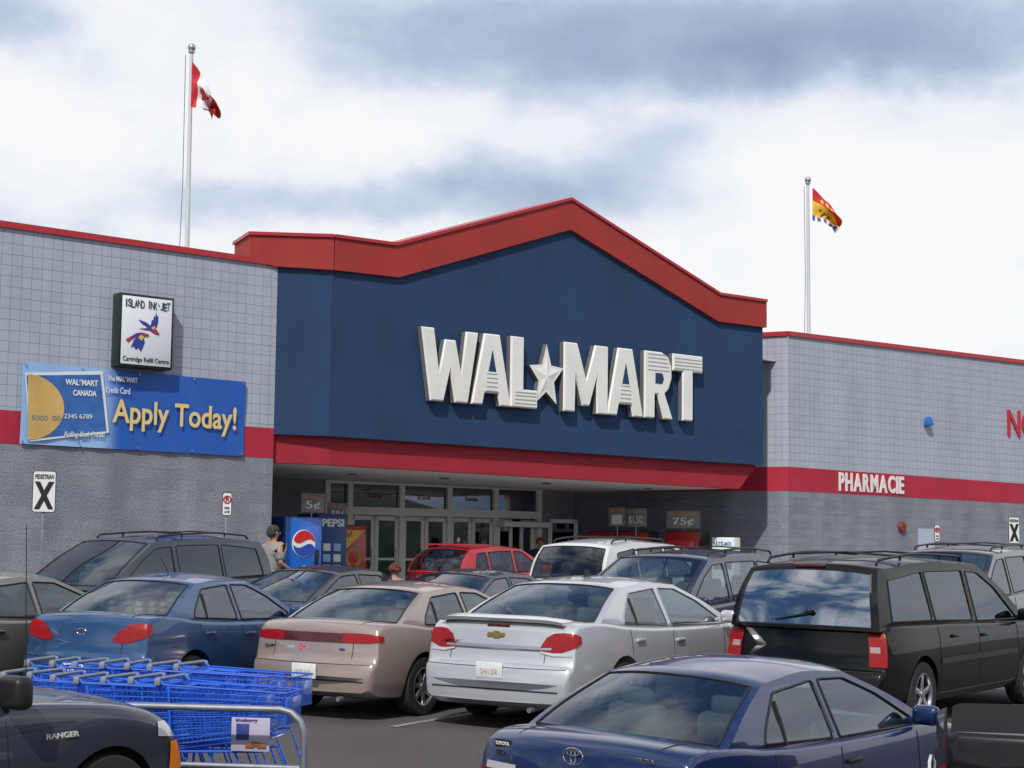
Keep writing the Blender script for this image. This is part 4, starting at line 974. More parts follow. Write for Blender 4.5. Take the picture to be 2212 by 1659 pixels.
    swm = MB(); sx = (gx1-.95)-L/2; swm.tube([(sx+.06*sin(a), hW*.42+.17*cos(a), top(gx1)+.03+.15*sin(a)) for a in [k*pi/10 for k in range(20)]], .014, 6, closed=True); swm.build('steering_wheel', M_black, root)
    for wx in wxs:
        for s in (-1, 1):
            tw = .2; yo = s*(hW*wp(wx)-.015); wm_ = MB()
            pr = [(R*.62, 0), (R*.68, .004), (R*.95, .0), (R*.99, -.02), (R, -.05), (R, -tw+.05), (R*.98, -tw+.02), (R*.9, -tw), (R*.6, -tw)]
            wm_.lathe([(a, b*s) for a, b in pr], (wx-L/2, yo, R), 32)
            wo = wm_.build('wheel', M_rub, root, ang=50)
            rm = MB(); rm.lathe([(R*.66, -.004*s), (R*.62, -.001*s), (R*.59, -.03*s), (R*.55, -.09*s), (0, -.10*s)], (wx-L/2, yo, R), 32, m=1)
            rm.lathe([(R*.655, 0), (R*.64, .004*s), (R*.60, -.004*s), (R*.585, -.03*s)], (wx-L/2, yo, R), 32)
            ns = opts.get('spokes', 6)
            for k in range(ns):
                a = 2*pi*k/ns+.3; Mx = Matrix.Translation((wx-L/2, yo, R)) @ Matrix.Rotation(-a, 4, 'Y')
                rm.rbox((R*.36, -.025*s, 0), (R*.54, .025, R*(.17 if ns < 9 else .09)), .006, 0, Mx)
            rm.lathe([(R*.15, -.03*s), (R*.14, -.008*s), (0, -.004*s)], (wx-L/2, yo, R), 16)
            rm.build('rim', [M_alu if rim == 'alloy' else M_hub, M_dark], wo)
    def corner_lamp(s, rearside, yin, xout, z0, z1, m, nm, off=.008, nu=18, nv=6):
        e_ = -1 if rearside else 1; cx_ = e_*(L/2-.5); cy_ = s*(hW-.5)
        a0 = math.atan2(yin-(hW-.5), .5); a1 = math.atan2(.5, .5-xout)
        vs = []
        for i in range(nu+1):
            a = lerp(a0, a1, i/nu); dv = V((e_*cos(a), s*sin(a), 0))
            for j in range(nv+1):
                z = lerp(lst(z0, i/nu), lst(z1, i/nu), j/nv)
                p = V((cx_, cy_, z))+dv*1.6; vs.append(cast(p, -dv, off))
        m_ = MB(); m_.add(vs, [(i*(nv+1)+j, i*(nv+1)+j+1, (i+1)*(nv+1)+j+1, (i+1)*(nv+1)+j) for i in range(nu) for j in range(nv)])
        return m_.build(nm, m, root, ang=60)
    lt_ = lights or {}
    for s in (-1, 1):
        for (yin, xout, z0_, z1_, m, nm, off) in lt_.get('rear', [(hW*.62, .22, [.72, .70, .72, .76], [.80, .87, .90, .90], M_red, 'taillight', .008)]):
            corner_lamp(s, True, yin, xout, z0_, z1_, m, nm, off)
        hz = top(L-.35)-.04
        corner_lamp(s, False, hW*.5, .36, [hz-.17, hz-.16, hz-.13], [hz-.05, hz-.04, hz-.03], M_clear, 'headlight')
    gm = MB(); gr_v = []
    for i in range(9):
        for j in range(3): gr_v.append(frontp(lerp(-hW*.42, hW*.42, i/8), lerp(top(L-.35)-.19, top(L-.35)-.09, j/2), .008))
    gm.add(gr_v, [(i*3+j, i*3+j+1, (i+1)*3+j+1, (i+1)*3+j) for i in range(8) for j in range(2)]); gm.build('grille', M_black, root)
    def seam(pts, r=.0042, m=None, nm='panel_gap'):
        q = MB(); q.tube(pts, r, 5); return q.build(nm, m or M_black, root)
    for s in (-1, 1):
        for k, sx in enumerate(T['seams']):
            sx *= kx; zt2 = top(sx)-.03
            seam([sidep(sx+(.04 if k != 1 else 0)*(1-j/8), lerp(clear+.1, zt2, j/8), s, .001) for j in range(9)])
        a, b = T['seams'][0]*kx, T['seams'][-1]*kx
        seam([sidep(lerp(a+.02, b, j/10), clear+.1, s, .001) for j in range(11)])
        if 'moulding' in opts:
            mz, mm = opts['moulding']; q = MB(); v_ = []; xa_, xb_ = wxs[0]+R+.10, wxs[1]-R-.10
            for j in range(25):
                x = lerp(xa_, xb_, j/24)
                v_ += [sidep(x, mz-.03, s, .012), sidep(x, mz+.03, s, .012)]
            q.add(v_, [(2*k, 2*k+1, 2*k+3, 2*k+2) for k in range(24)]); q.build('side_moulding', mm, root)
        for hx in ([T['seams'][1]*kx-.68*kx, T['seams'][1]*kx+.14] if kind != 'pickup' else [2.5]):
            hz = top(hx)-.13; p = sidep(hx, hz, s, 0); q = MB(); q.rbox((p.x, p.y+s*.012, p.z), (.17, .03, .035), .01); q.build('door_handle', opts.get('handle', pm), root)
        mx_ = opts.get('mirror_x', gx1-.32*kx); my = yg(min(mx_, gx1-.2), top(mx_)+.05); q = MB()
        q.rbox((mx_-L/2, s*(my+.13), top(mx_)+.09), (.10, .20, .14) if 'mirror_x' not in opts else (.14, .24, .21), .045, seg=3); q.rbox((mx_-L/2+.02, s*(my+.02), top(mx_)+.045), (.06, .12, .06), .015)
        q.build('wing_mirror', opts.get('mirror', pm), root)
    seam([rearp(lerp(-hW*.88, hW*.88, j/14), tp[2][1]-.0, .001) for j in range(15)])
    if kind in ('sedan',):
        for s in (-1, 1):
            seam([rearp(s*hW*.60, lerp(tp[3][1]+.02, tp[5][1]-.02, j/5), .001) for j in range(6)]+[topp(lerp(.28, gx0-.08, j/5), s*hW*lerp(.62, .66, j/5), .001) for j in range(6)])
        q = MB(); v_ = []
        for j in range(21):
            y = lerp(-hW*.80, hW*.80, j/20); v_ += [rearp(y, .40, .004), rearp(y, .415, .004)]
        q.add(v_, [(2*k, 2*k+1, 2*k+3, 2*k+2) for k in range(20)]); q.build('bumper_strip', M_dark, root)
    elif kind in ('minivan', 'suv', 'hatch'):
        for s in (-1, 1): seam([rearp(s*hW*.78, lerp(tp[3][1]+.02, tp[5][1]-.02, j/5), .001) for j in range(6)])
    pz = opts.get('plate_z', .80 if kind == 'sedan' else .85); pp = rearp(0, pz, .0)
    q = MB(); q.rbox((pp.x-.012, 0, pz), (.02, .31, .155), .006); po_ = q.build('licence_plate', M_plate, root)
    q = MB(); text_yz(q, opts.get('plate_txt', 'BTN 407'), pp.x-.024, 0, pz-.01, .20, .05, 0.0); q.build('plate_lettering', mat('plate_print', (.55, .45, .45), .5), po_)
    q = MB(); q.tube([(-L/2+.02, -hW*.5, clear+.03), (-L/2+.3, -hW*.5, clear+.04)], .025, 10); q.build('exhaust_pipe', M_galv, root)
    if opts.get('rack'):
        zt3 = curve2(roof, 30)
        def zroof(x): return min(zt3, key=lambda p: abs(p[0]-x))[1]
        for s in (-1, 1):
            q = MB(); yy = s*(wr-.09); xs_ = [lerp(roof[0][0]+.25, roof[-1][0]-.25, k/8) for k in range(9)]
            pts = [(xs_[0]-L/2-.06, yy, zroof(xs_[0])+.035)]+[(x-L/2, yy, zroof(x)+.085) for x in xs_]+[(xs_[-1]-L/2+.06, yy, zroof(xs_[-1])+.035)]
            q.tube(pts, .016, 6)
            for k in (2, 6): q.tube([(xs_[k]-L/2, yy, zroof(xs_[k])+.03), (xs_[k]-L/2, yy, zroof(xs_[k])+.09)], .016, 6)
            q.build('roof_rail', M_black, root)
        for k in (.3, .7):
            x = lerp(roof[0][0], roof[-1][0], k); q = MB(); q.tube([(x-L/2, -(wr-.09), zroof(x)+.08), (x-L/2, 0, zroof(x)+.11), (x-L/2, wr-.09, zroof(x)+.08)], .012, 6); q.build('cross_bar', M_black, root)
    return dict(root=root, L=L, W=W, hW=hW, rearp=rearp, sidep=sidep, topp=topp, frontp=frontp, top=top, seam=seam, tp=tp, rear=rear, roof=roof, front=front, wr=wr, kx=kx, kz=kz, yg=yg, corner=corner_lamp, wxs=wxs, R=R)
def text_yz(mb, s, x, y, z, w_, h_, off=.02, th=.004):
    me = text_me(s, .01, off); X = [v.co.x for v in me.vertices]; Y_ = [v.co.y for v in me.vertices]
    x0, x1, y0, y1 = min(X), max(X), min(Y_), max(Y_)
    mb.add([(x-th*(v.co.z/.01+1)/2, y-((v.co.x-(x0+x1)/2)/(x1-x0)*w_), z+(v.co.y-(y0+y1)/2)/(y1-y0)*h_) for v in me.vertices], [tuple(p.vertices) for p in me.polygons])
def badge(inf, s, y, z, w_, h_, m, off=.02, nm='badge'):
    p = inf['rearp'](y, z, .004); q = MB(); text_yz(q, s, p.x, y, z, w_, h_, off, .006); q.build(nm, m, inf['root'], ang=0)
def place(inf, az, px, Y, cx=-1, cy=-1, X=None):
    az = math.radians(az); f = V((sin(az), cos(az), 0)); l = V((-cos(az), sin(az), 0))
    x = (px-CX)/FX*Y if X is None else X
    c = V((x, Y, 0))-f*(cx*inf['L']/2)-l*(cy*inf['hW'])
    wb = 1.3
    zf = gz((c+f*wb).y); zr_ = gz((c-f*wb).y); zl = gz((c+l*.8).y); zri = gz((c-l*.8).y)
    c.z = (zf+zr_)/2
    f3 = (f*2*wb+V((0, 0, zf-zr_))).normalized(); l3 = (l*1.6+V((0, 0, zl-zri))).normalized(); u3 = f3.cross(l3).normalized(); l3 = u3.cross(f3)
    inf['root'].matrix_world = Matrix(((f3.x, l3.x, u3.x, c.x), (f3.y, l3.y, u3.y, c.y), (f3.z, l3.z, u3.z, c.z), (0, 0, 0, 1)))
PK = 'cars parked in the store lot'
# 1 front navy sedan
cor = make_car('sedan', 'parked_car', 'navy blue sedan nearest the camera at lower right, rear and right side showing', 'car', paint('paint_navy', (.005, .020, .092), .3), L=4.46, W=1.70, H=1.40, rim='hub', group=PK,
   lights=dict(rear=[(.50, .26, .66, .78, M_red, 'taillight', .008), (.50, .1, .78, .825, M_clear, 'reversing_light', .008)]), opts=dict(plate_z=.55, handle=M_black))
place(cor, 39, 1466, 10.25)
q = MB()
for (ry, rz_, dz_) in ((.075, .05, 0), (.045, .018, .022), (.018, .045, .0)):
    pz_ = .93; pp = cor['rearp'](0, pz_, .006)
    q.tube([(pp.x-.003, ry*cos(k*pi/12), pz_+dz_+rz_*sin(k*pi/12)) for k in range(24)], .0055, 6, closed=True)
q.build('emblem', M_chrome, cor['root'])
badge(cor, 'TOYOTA', -.48, .952, .16, .03, M_chrome, .03); badge(cor, 'SD', .60, .885, .08, .03, M_chrome, .03)
q = MB(); pp = cor['rearp'](.6, .93, .004); q.rbox((pp.x-.002, .6, .94), (.006, .13, .05), .003); o = q.build('dealer_sticker', M_blk2, cor['root']); q = MB(); text_yz(q, 'TOYOTA', pp.x-.007, .6, .94, .11, .022); q.build('sticker_lettering', M_wht, o)

# 2 silver sedan
M_silverp = paint('paint_silver', (.54, .56, .58), .35, .3)
imp = make_car('sedan', 'parked_car', 'silver sedan with rear spoiler and antenna fin in the middle of the row', 'car', M_silverp, L=5.12, W=1.85, H=1.49, rim='alloy', group=PK,
   lights=dict(rear=[(.52, .32, [.80, .77, .77, .80, .84, .88], [.82, .93, .975, .985, .98, .95], M_red, 'taillight', .010), (.54, .14, [.785, .755, .76], [.80, .785, .79], M_clear, 'reversing_light', .014)]), opts=dict(plate_z=.60, sealmat=M_silver, R=.33, plate_txt='GHN 258'))
place(imp, 32, 1235, 17.2)
q = MB(); v_ = []
for k in range(21):
    y = lerp(-.72, .72, k/20); e_ = (1-(y/.74)**6); bx = -imp['L']/2+.17+.10*(y/.9)**2
    z = 1.075+.03*e_
    v_ += [(bx-.04, y, z+.005), (bx+.05, y, z+.035*e_), (bx+.19, y, z+.015), (bx+.17, y, z-.03), (bx, y, z-.03)]
q.add(v_, [(5*k+j, 5*k+(j+1) % 5, 5*k+5+(j+1) % 5, 5*k+5+j) for k in range(20) for j in range(5)]+[(4, 3, 2, 1, 0), (100, 101, 102, 103, 104)])
q.build('spoiler', mat('spoiler_silver', (.6, .61, .63), .35, 0, .6), imp['root'])
q = MB(); bt_ = [(-.10, .018), (-.035, .018), (-.035, .034), (.035, .034), (.035, .018), (.10, .018), (.085, -.018), (.035, -.018), (.035, -.034), (-.035, -.034), (-.035, -.018), (-.115, -.018)]
pp = imp['rearp'](0, .945, .008); n = len(bt_)
q.add([(pp.x, -a, .945+b) for a, b in bt_]+[(pp.x-.01, -a, .945+b) for a, b in bt_], [tuple(range(n)), tuple(range(2*n-1, n-1, -1))]+[(i, (i+1) % n, n+(i+1) % n, n+i) for i in range(n)])
q.build('emblem', mat('gold', (.6, .42, .12), .3, .8), imp['root'], ang=0)
badge(imp, 'IMPALA LT', .52, .86, .24, .028, M_blk2, .01)
q = MB(); pp = imp['rearp'](0, 1.02, .0); q.rbox((pp.x+.0, 0, 1.035), (.02, .26, .022), .005); q.build('brake_light', M_redd, imp['root'])
q = MB(); q.prism([(1.75*imp['kx']-imp['L']/2-.08, 1.47), (1.75*imp['kx']-imp['L']/2+.1, 1.47), (1.75*imp['kx']-imp['L']/2-.02, 1.56), (1.75*imp['kx']-imp['L']/2-.06, 1.56)], -.012, .012); q.build('antenna_fin', M_black, imp['root'])
q = MB(); v_ = []
for j in range(17):
    y = lerp(-.62, .62, j/16); v_ += [imp['rearp'](y, .845, .006), imp['rearp'](y, .815, .016), imp['rearp'](y, .795, .004)]
q.add(v_, [(3*k+j, 3*k+j+1, 3*k+4+j, 3*k+3+j) for k in range(16) for j in range(2)]); q.build('trunk_lip', M_silver, imp['root'])

# 3 tan sedan
M_tan = paint('paint_tan', (.36, .285, .25), .35, .3)
esc = make_car('sedan', 'parked_car', 'tan sedan with full width red lamp strip and pink ribbon sticker', 'car', M_tan, L=4.44, W=1.70, H=1.38, rim='alloy', group=PK,
   lights=dict(rear=[(.40, .28, [.80, .80, .80, .82], [.90, .90, .895, .87], M_red, 'taillight', .010)]), opts=dict(plate_z=.50, spokes=7, plate_txt='BRF 664', moulding=(.58, M_tan)))
place(esc, 31, 812, 18.1)
q = MB(); v_ = []
for k in range(13):
    y = lerp(-.42, .42, k/12); v_ += [esc['rearp'](y, .80, .009), esc['rearp'](y, .895, .009)]
q.add(v_, [(2*k, 2*k+1, 2*k+3, 2*k+2) for k in range(12)]); q.build('lamp_strip', M_redd, esc['root'])
badge(esc, 'ESCORT LX', .55, .73, .20, .026, M_blk2, .01)
q = MB(); pp = esc['rearp'](-.38, .73, .004); q.ell((pp.x, -.38, .73), (.008, .040, .016)); q.build('emblem', mat('logo_blue', (.02, .07, .4), .4), esc['root'])
q = MB(); pp = esc['rearp'](.12, .73, .004); q.tube([(pp.x, .12+a, .73+b) for a, b in ((-.05, -.04), (.0, .005), (.04, .035), (0, .045), (-.03, .02), (.0, 0), (.05, -.04))], .008, 5); q.build('ribbon_sticker', mat('pink', (.75, .10, .30), .6), esc['root'])
q = MB(); pp = esc['rearp'](.28, .73, .004); q.rbox((pp.x, .28, .725), (.006, .10, .035), .002); q.build('bumper_sticker', mat('stick_blue', (.30, .40, .50), .5), esc['root'])

# 4 blue compact sedan
M_kblue = paint('paint_mid_blue', (.020, .072, .19), .35, .3)
kia = make_car('sedan', 'parked_car', 'mid blue compact sedan behind the shopping carts, plush toys on its rear shelf', 'car', M_kblue, L=4.22, W=1.67, H=1.45, rim='hub', group=PK,
   lights=dict(rear=[(.40, .26, [.80, .775, .785, .82, .88], [.815, .91, .97, .98, .97], M_red, 'taillight', .010)]), opts=dict(plate_z=.50))
place(kia, 25, 318, 18.0)
q = MB(); pp = kia['rearp'](0, .88, .004); q.tube([(pp.x-.002, .06*cos(k*pi/10), .88+.03*sin(k*pi/10)) for k in range(20)], .004, 5, closed=True); text_yz(q, 'KIA', pp.x, 0, .88, .07, .025); q.build('emblem', M_chrome, kia['root'])
badge(kia, 'RIO', -.52, .93, .08, .025, M_chrome, .02)
for k, (dx_, dy_) in enumerate(((0, -.38), (.04, -.2), (0, -.05), (.05, .12), (0, .3))):
    q = MB(); bx = -kia['L']/2+1.02+dx_
    q.ell((bx, dy_, 1.055), (.05, .055, .05), 12, 8); q.ell((bx-.01, dy_, 1.12), (.035, .04, .035), 12, 8)
    for s in (-1, 1): q.ell((bx, dy_+s*.032, 1.15), (.014, .014, .014), 8, 6)
    q.build('plush_toy', mat('plush_%d' % (k % 2), ((.42, .36, .34), (.30, .20, .18))[k % 2], .9), kia['root'])
q = MB(); q.tube([(-kia['L']/2+1.6, .0, 1.45), (-kia['L']/2+1.45, 0, 1.62)], .005, 5); q.build('antenna', M_black, kia['root'])

# 5 beige sedan at left edge
bei = make_car('sedan', 'parked_car', 'beige sedan cut by the left edge of the view', 'car', paint('paint_beige', (.20, .185, .16), .45), L=4.6, W=1.75, H=1.46, rim='alloy', group=PK, opts=dict(handle=M_chrome))
place(bei, 27, -190, 17.6)

# 6 black minivan at right
M_bk = paint('paint_black', (.003, .0035, .004), .0, .4, dust=.03, coat=.45, spec=.1)
van = make_car('minivan', 'parked_minivan', 'black minivan with roof rails and reflective rear window at right', 'minivan', M_bk, L=5.15, W=1.92, H=1.77, glass=M_tint, rim='alloy', group=PK,
   lights=dict(rear=[(.85, .17, .66, 1.04, M_red, 'taillight', .014)]), opts=dict(rack=True, moulding=(.66, M_black), plate_z=.50, spokes=5, rear_glass=glassmat('mirror_tint_glass', (.03, .035, .035), .42, .55)))
place(van, 36, 1908, 17.6)
for s in (-1, 1):
    van['corner'](s, True, .87, .08, .80, .86, mat('lamp_smoke', (.40, .28, .27), .2, 0, 1), 'reversing_light', .02)
def wiper(inf, y0, z):
    r0, r1 = inf['rear'][0], inf['rear'][1]
    xx = -inf['L']/2+lerp(r0[0], r1[0], .35)-.13
    q = MB(); q.tube([(xx-.02, y0, z), (xx-.0, y0+.10, z-.04), (xx+.0, y0+.42, z-.10)], [.016, .010, .006], 6); q.ell((xx-.01, y0, z), (.03, .035, .035), 10, 6); q.build('rear_wiper', M_black, inf['root'])
wiper(van, -.12, 1.20)
q = MB(); q.rbox((-van['L']/2+.30, 0, 1.655), (.05, .34, .035), .01); q.build('brake_light', M_redd, van['root'])

# 7 black pickup lower right
pk = make_car('pickup', 'pickup_truck', 'black pickup bed corner at the lower right edge', 'pickup truck', paint('paint_black2', (.004, .004, .005), .0, .35, dust=.03, coat=.5, spec=.2), L=5.9, W=1.78, H=1.90, rim='alloy', group=PK,
   lights=dict(rear=[(.80, .22, .76, .98, M_red, 'taillight', .012)]))
place(pk, 105, 1962, 10.1, cx=-1, cy=-1)
# 8 grey pickup lower left
M_gry = paint('paint_dark_grey', (.045, .052, .072), .35, .28, dust=.12)
rg = make_car('pickup', 'pickup_truck', 'dark grey pickup nose and hood at the lower left edge', 'pickup truck', M_gry, L=4.9, W=1.78, H=1.80, rim='alloy', group=PK, opts=dict(mirror=M_black, nose=.16, edge=.09, mirror_x=3.32))
place(rg, 42, 466, 12.6, cx=1, cy=-1)
L_ = rg['L']; q = MB()
p0 = rg['sidep'](L_-1.18, .89, -1, .004); text_into(q, 'RANGER', (p0.x, p0.z), .25, .036, p0.y, off=.02, th=.008); q.build('badge', mat('badge_pale', (.62, .62, .62), .4), rg['root'], ang=0)
rg['corner'](-1, False, .80, .22, .56, .76, M_amber, 'marker_light', .014)
q = MB(); p0 = rg['topp'](3.55, -.72); q.tube([tuple(p0), (p0.x-.01, p0.y, p0.z+.1), (p0.x-.04, p0.y, p0.z+1.15)], [.012, .004, .0025], 6); q.build('antenna', M_black, rg['root'])

# others
mv = make_car('minivan', 'parked_minivan', 'dark grey blue minivan with roof rack facing left behind the blue sedan', 'minivan', paint('paint_slate', (.02, .03, .048), .3, dust=.1), L=4.9, W=1.88, H=1.78, glass=M_glass, side_glass=M_tint, group=PK, opts=dict(rack=True))
place(mv, 211, 150, 24.6, cx=1, cy=1)
ds = make_car('sedan', 'parked_car', 'dark grey sedan between the blue and tan sedans, only its roof showing', 'car', paint('paint_charcoal', (.05, .058, .07), .5), L=4.5, W=1.72, H=1.33, group=PK)
place(ds, 211, 575, 24.0, cx=1, cy=1)
dk = make_car('sedan', 'parked_car', 'dark blue car roof visible just behind the tan sedan', 'car', paint('paint_dkblue', (.02, .035, .06), .5), L=4.5, W=1.72, H=1.31, group=PK)
place(dk, 211, 930, 24.0, cx=1, cy=1)
rd = make_car('hatch', 'parked_car', 'bright red hatchback with rear spoiler in front of the store doors', 'car', paint('paint_red', (.50, .012, .018), .15), L=4.0, W=1.67, H=1.50, group=PK, lights=dict(rear=[(.55, .15, .78, .92, M_redd, 'taillight', .01)]))
place(rd, 40, 1000, 34.0)
q = MB(); q.rbox((-2+.58, 0, 1.50), (.22, 1.1, .035), .015); q.build('spoiler', MATS['paint_red'], rd['root'])
wsu = make_car('suv', 'parked_car', 'white suv with dark roof rails beyond the dark blue minivan', 'suv', paint('paint_white', (.66, .67, .68), .05), L=4.5, W=1.80, H=1.74, group=PK, opts=dict(rack=True))
place(wsu, 38, 1310, 29.0)
bm_ = make_car('minivan', 'parked_minivan', 'dark blue minivan facing left behind the silver sedan', 'minivan', paint('paint_navy2', (.012, .024, .062), .3, dust=.1), L=4.8, W=1.85, H=1.68, group=PK, opts=dict(rack=True))
place(bm_, 213, 1415, 22.6, cx=1, cy=1)
fv = make_car('minivan', 'parked_minivan', 'dark minivan at the right edge beyond the black minivan', 'minivan', paint('paint_navy3', (.014, .02, .035), .3, dust=.1), L=4.9, W=1.86, H=1.74, group=PK, opts=dict(rack=True), side_glass=M_tint)
place(fv, 213, 2080, 25.0, cx=1, cy=1)

# ------------------------------------------------------------------ shopping carts and corral
M_cart = mat('cart_blue', (.012, .12, .66), .35, 0, .4); M_handle = mat('cart_handle', (.22, .24, .28), .45)
def make_cart():
    root = emp('shopping_cart', 'x', 'shopping cart')
    mb = MB()
    def rim(z, t):
        xr, xf = lerp(-.36, -.45, t), lerp(.36, .47, t); wr_, wf = lerp(.22, .29, t), lerp(.16, .21, t); zr_, zf = lerp(.50, .98, t), lerp(.60, .94, t)
        return [V((xr, -wr_, zr_)), V((xf, -wf, zf)), V((xf, wf, zf)), V((xr, wr_, zr_))]
    for t in (0, .1, .2, .3, .4, .5, .6, .7, .8, .9, 1):
        p = rim(0, t); r = .0075 if t in (0, 1) else (.0045 if t == .7 else .0028)
        mb.tube(p, r, 5, closed=True)
    b, t = rim(0, 0), rim(0, 1)
    for i, n in ((0, 22), (1, 9), (2, 22), (3, 11)):
        for k in range(n+1):
            f_ = k/n; mb.tube([b[i].lerp(b[(i+1) % 4], f_), t[i].lerp(t[(i+1) % 4], f_)], .0025, 4, cap=False)
    for k in range(1, 9): mb.tube([b[0].lerp(b[3], k/9), b[1].lerp(b[2], k/9)], .0025, 4, cap=False)
    for k in range(1, 10): mb.tube([b[0].lerp(b[1], k/10), b[3].lerp(b[2], k/10)], .0025, 4, cap=False)
    mb.build('basket', M_cart, root, ang=40, recalc=False)
    mb = MB(); mb.rbox((.475, 0, .80), (.012, .36, .20), .004); mb.build('front_panel', M_cart, root)
    mb = MB()
    for s in (-1, 1):
        mb.tube([(-.52, s*.27, 1.02), (-.43, s*.27, .95), (-.40, s*.25, .5), (-.42, s*.26, .16), (.40, s*.17, .16)], .0125, 7)
        mb.tube([(-.40, s*.24, .48), (.30, s*.18, .50), (.42, s*.17, .2)], .011, 7)
    mb.tube([(.40, -.17, .16), (.40, .17, .16)], .011, 7)
    for k in range(7): mb.tube([(-.35+.1*k, -.24+.01*k, .17), (-.35+.1*k, .24-.01*k, .17)], .004, 5)
    mb.build('chassis', M_cart, root)
    mb = MB(); mb.tube([(-.52, -.29, 1.02), (-.52, .29, 1.02)], .014, 10)
    for s in (-1, 1): mb.rbox((-.51, s*.29, 1.0), (.05, .03, .055), .012)
    mb.build('handle', M_handle, root)
    mb = MB()
    for k in range(8): mb.tube([(-.30, -.2+k*.057, .70), (-.36, -.2+k*.057, .96)], .003, 4)
    mb.tube([(-.36, -.2, .96), (-.36, .2, .96)], .006, 6); mb.build('child_seat_flap', M_cart, root)
    for x, y in ((-.42, .26), (-.42, -.26), (.38, .17), (.38, -.17)):
        mb = MB(); mb.lathe([(.02, -.012), (.062, -.012), (.065, 0), (.062, .012), (.02, .012)], (x, y, .065), 14); mb.rbox((x, y, .11), (.04, .04, .09), .008); mb.build('wheel', M_black, root)
    return root
proto = make_cart(); first = True
haz = math.radians(99); hf = V((sin(haz), cos(haz), 0)); hl = V((-cos(haz), sin(haz), 0))
front_c = at(508, 1450, 13.7); ordn = ['first', 'second', 'third', 'fourth', 'fifth', 'sixth', 'seventh', 'eighth', 'ninth']
for row, (off_l, off_f, n) in enumerate(((0, 0, 7), (.74, -.12, 7))):
    for k in range(n):
        o = proto if first else copy_tree(proto); first = False
        jit = random.uniform(-.09, .09)
        p = V((front_c.x, front_c.y, 0))+hl*(off_l+random.uniform(-.03, .03))+hf*(off_f-.21*k)
        o.location = (p.x, p.y, gz(p.y)); o.rotation_euler = (0, random.uniform(-.015, .015), math.atan2(hf.y, hf.x)+jit)
        o['label'] = 'blue wire shopping cart, %s from the right end of the %s nested row' % (ordn[k], ('nearest', 'rear')[row])
        o['group'] = 'blue shopping carts nested in the cart corral'
c0 = V((front_c.x, front_c.y, 0)); ap = c0+hf*.22-hl*.27; t = emp('advert_panel', 'small advert card with baked snacks hung on the nearest blue cart', 'advert', (ap.x, ap.y, gz(ap.y)+.50), math.atan2(hf.y, hf.x))
mb = MB(); mb.rbox((0, 0, .15), (.30, .012, .25), .004); mb.build('card', mat('advert_lilac', (.45, .42, .55), .5, var=.1), t)
mb = MB(); mb.rbox((-.06, -.008, .17), (.10, .004, .12), .002); mb.build('picture_patch', mat('adv_blue', (.03, .05, .25), .5), t)
mb = MB()
for k in range(3): mb.rbox((.0+k*.045, -.012, .07+.012*(k % 2)), (.07, .01, .035), .004, 0)
mb.build('snack_picture', mat('adv_brown', (.25, .10, .03), .6), t)
mb = MB(); text_into(mb, 'blueberry', (-.03, .255), .17, .028, -.007, off=.02); mb.build('lettering', mat('adv_purple', (.15, .05, .3), .5), t)
rl = emp('cart_corral', 'galvanised tube rail corral around the blue shopping carts', 'cart corral', (front_c.x, front_c.y, gz(front_c.y)), math.atan2(hf.y, hf.x))
offy = -.52
for (zt2, r_) in ((.84, .026), (.42, .022)):
    mb = MB()
    pts = [(-3.0, offy, zt2), (.52, offy, zt2)]
    if zt2 > .5: pts += [(.60, offy, zt2-.02), (.67, offy, zt2-.08), (.70, offy, zt2-.16), (.705, offy, zt2-.28), (.705, offy, -.05)]
    else: pts[-1] = (.68, offy, zt2)
    mb.tube(pts, r_, 12); mb.build('rail', M_galv, rl)
for x in (-2.95, -1.9):
    mb = MB(); mb.tube([(x, offy, -.1), (x, offy, .84)], .024, 12); mb.build('post', M_galv, rl)

# ------------------------------------------------------------------ painted stall lines
def gline(a, b, w_):
    a, b = V(a), V(b); d = (b-a).normalized(); n = V((-d.y, d.x)); k = 14; mb = MB(); vs = []
    for i in range(k+1):
        p = a.lerp(b, i/k)
        for s in (-1, 1): q = p+n*s*w_/2; vs.append((q.x, q.y, gz(q.y)+.006))
    mb.add(vs, [(2*i, 2*i+1, 2*i+3, 2*i+2) for i in range(k)]); return mb
wp_ = mat('line_paint', (.24, .23, .22), .8, var=.5, vscale=9)
rowd = V((cos(math.radians(31)), -sin(math.radians(31)))); fwdd = V((sin(math.radians(31)), cos(math.radians(31))))
base = V((-1.05, 18.1))
for k in range(-3, 4):
    p = base+rowd*2.7*k; m_ = gline(p-fwdd*.2, p+fwdd*5.0, .10); o = m_.build('stall_line', wp_, recalc=False); tag(o, kind='structure')

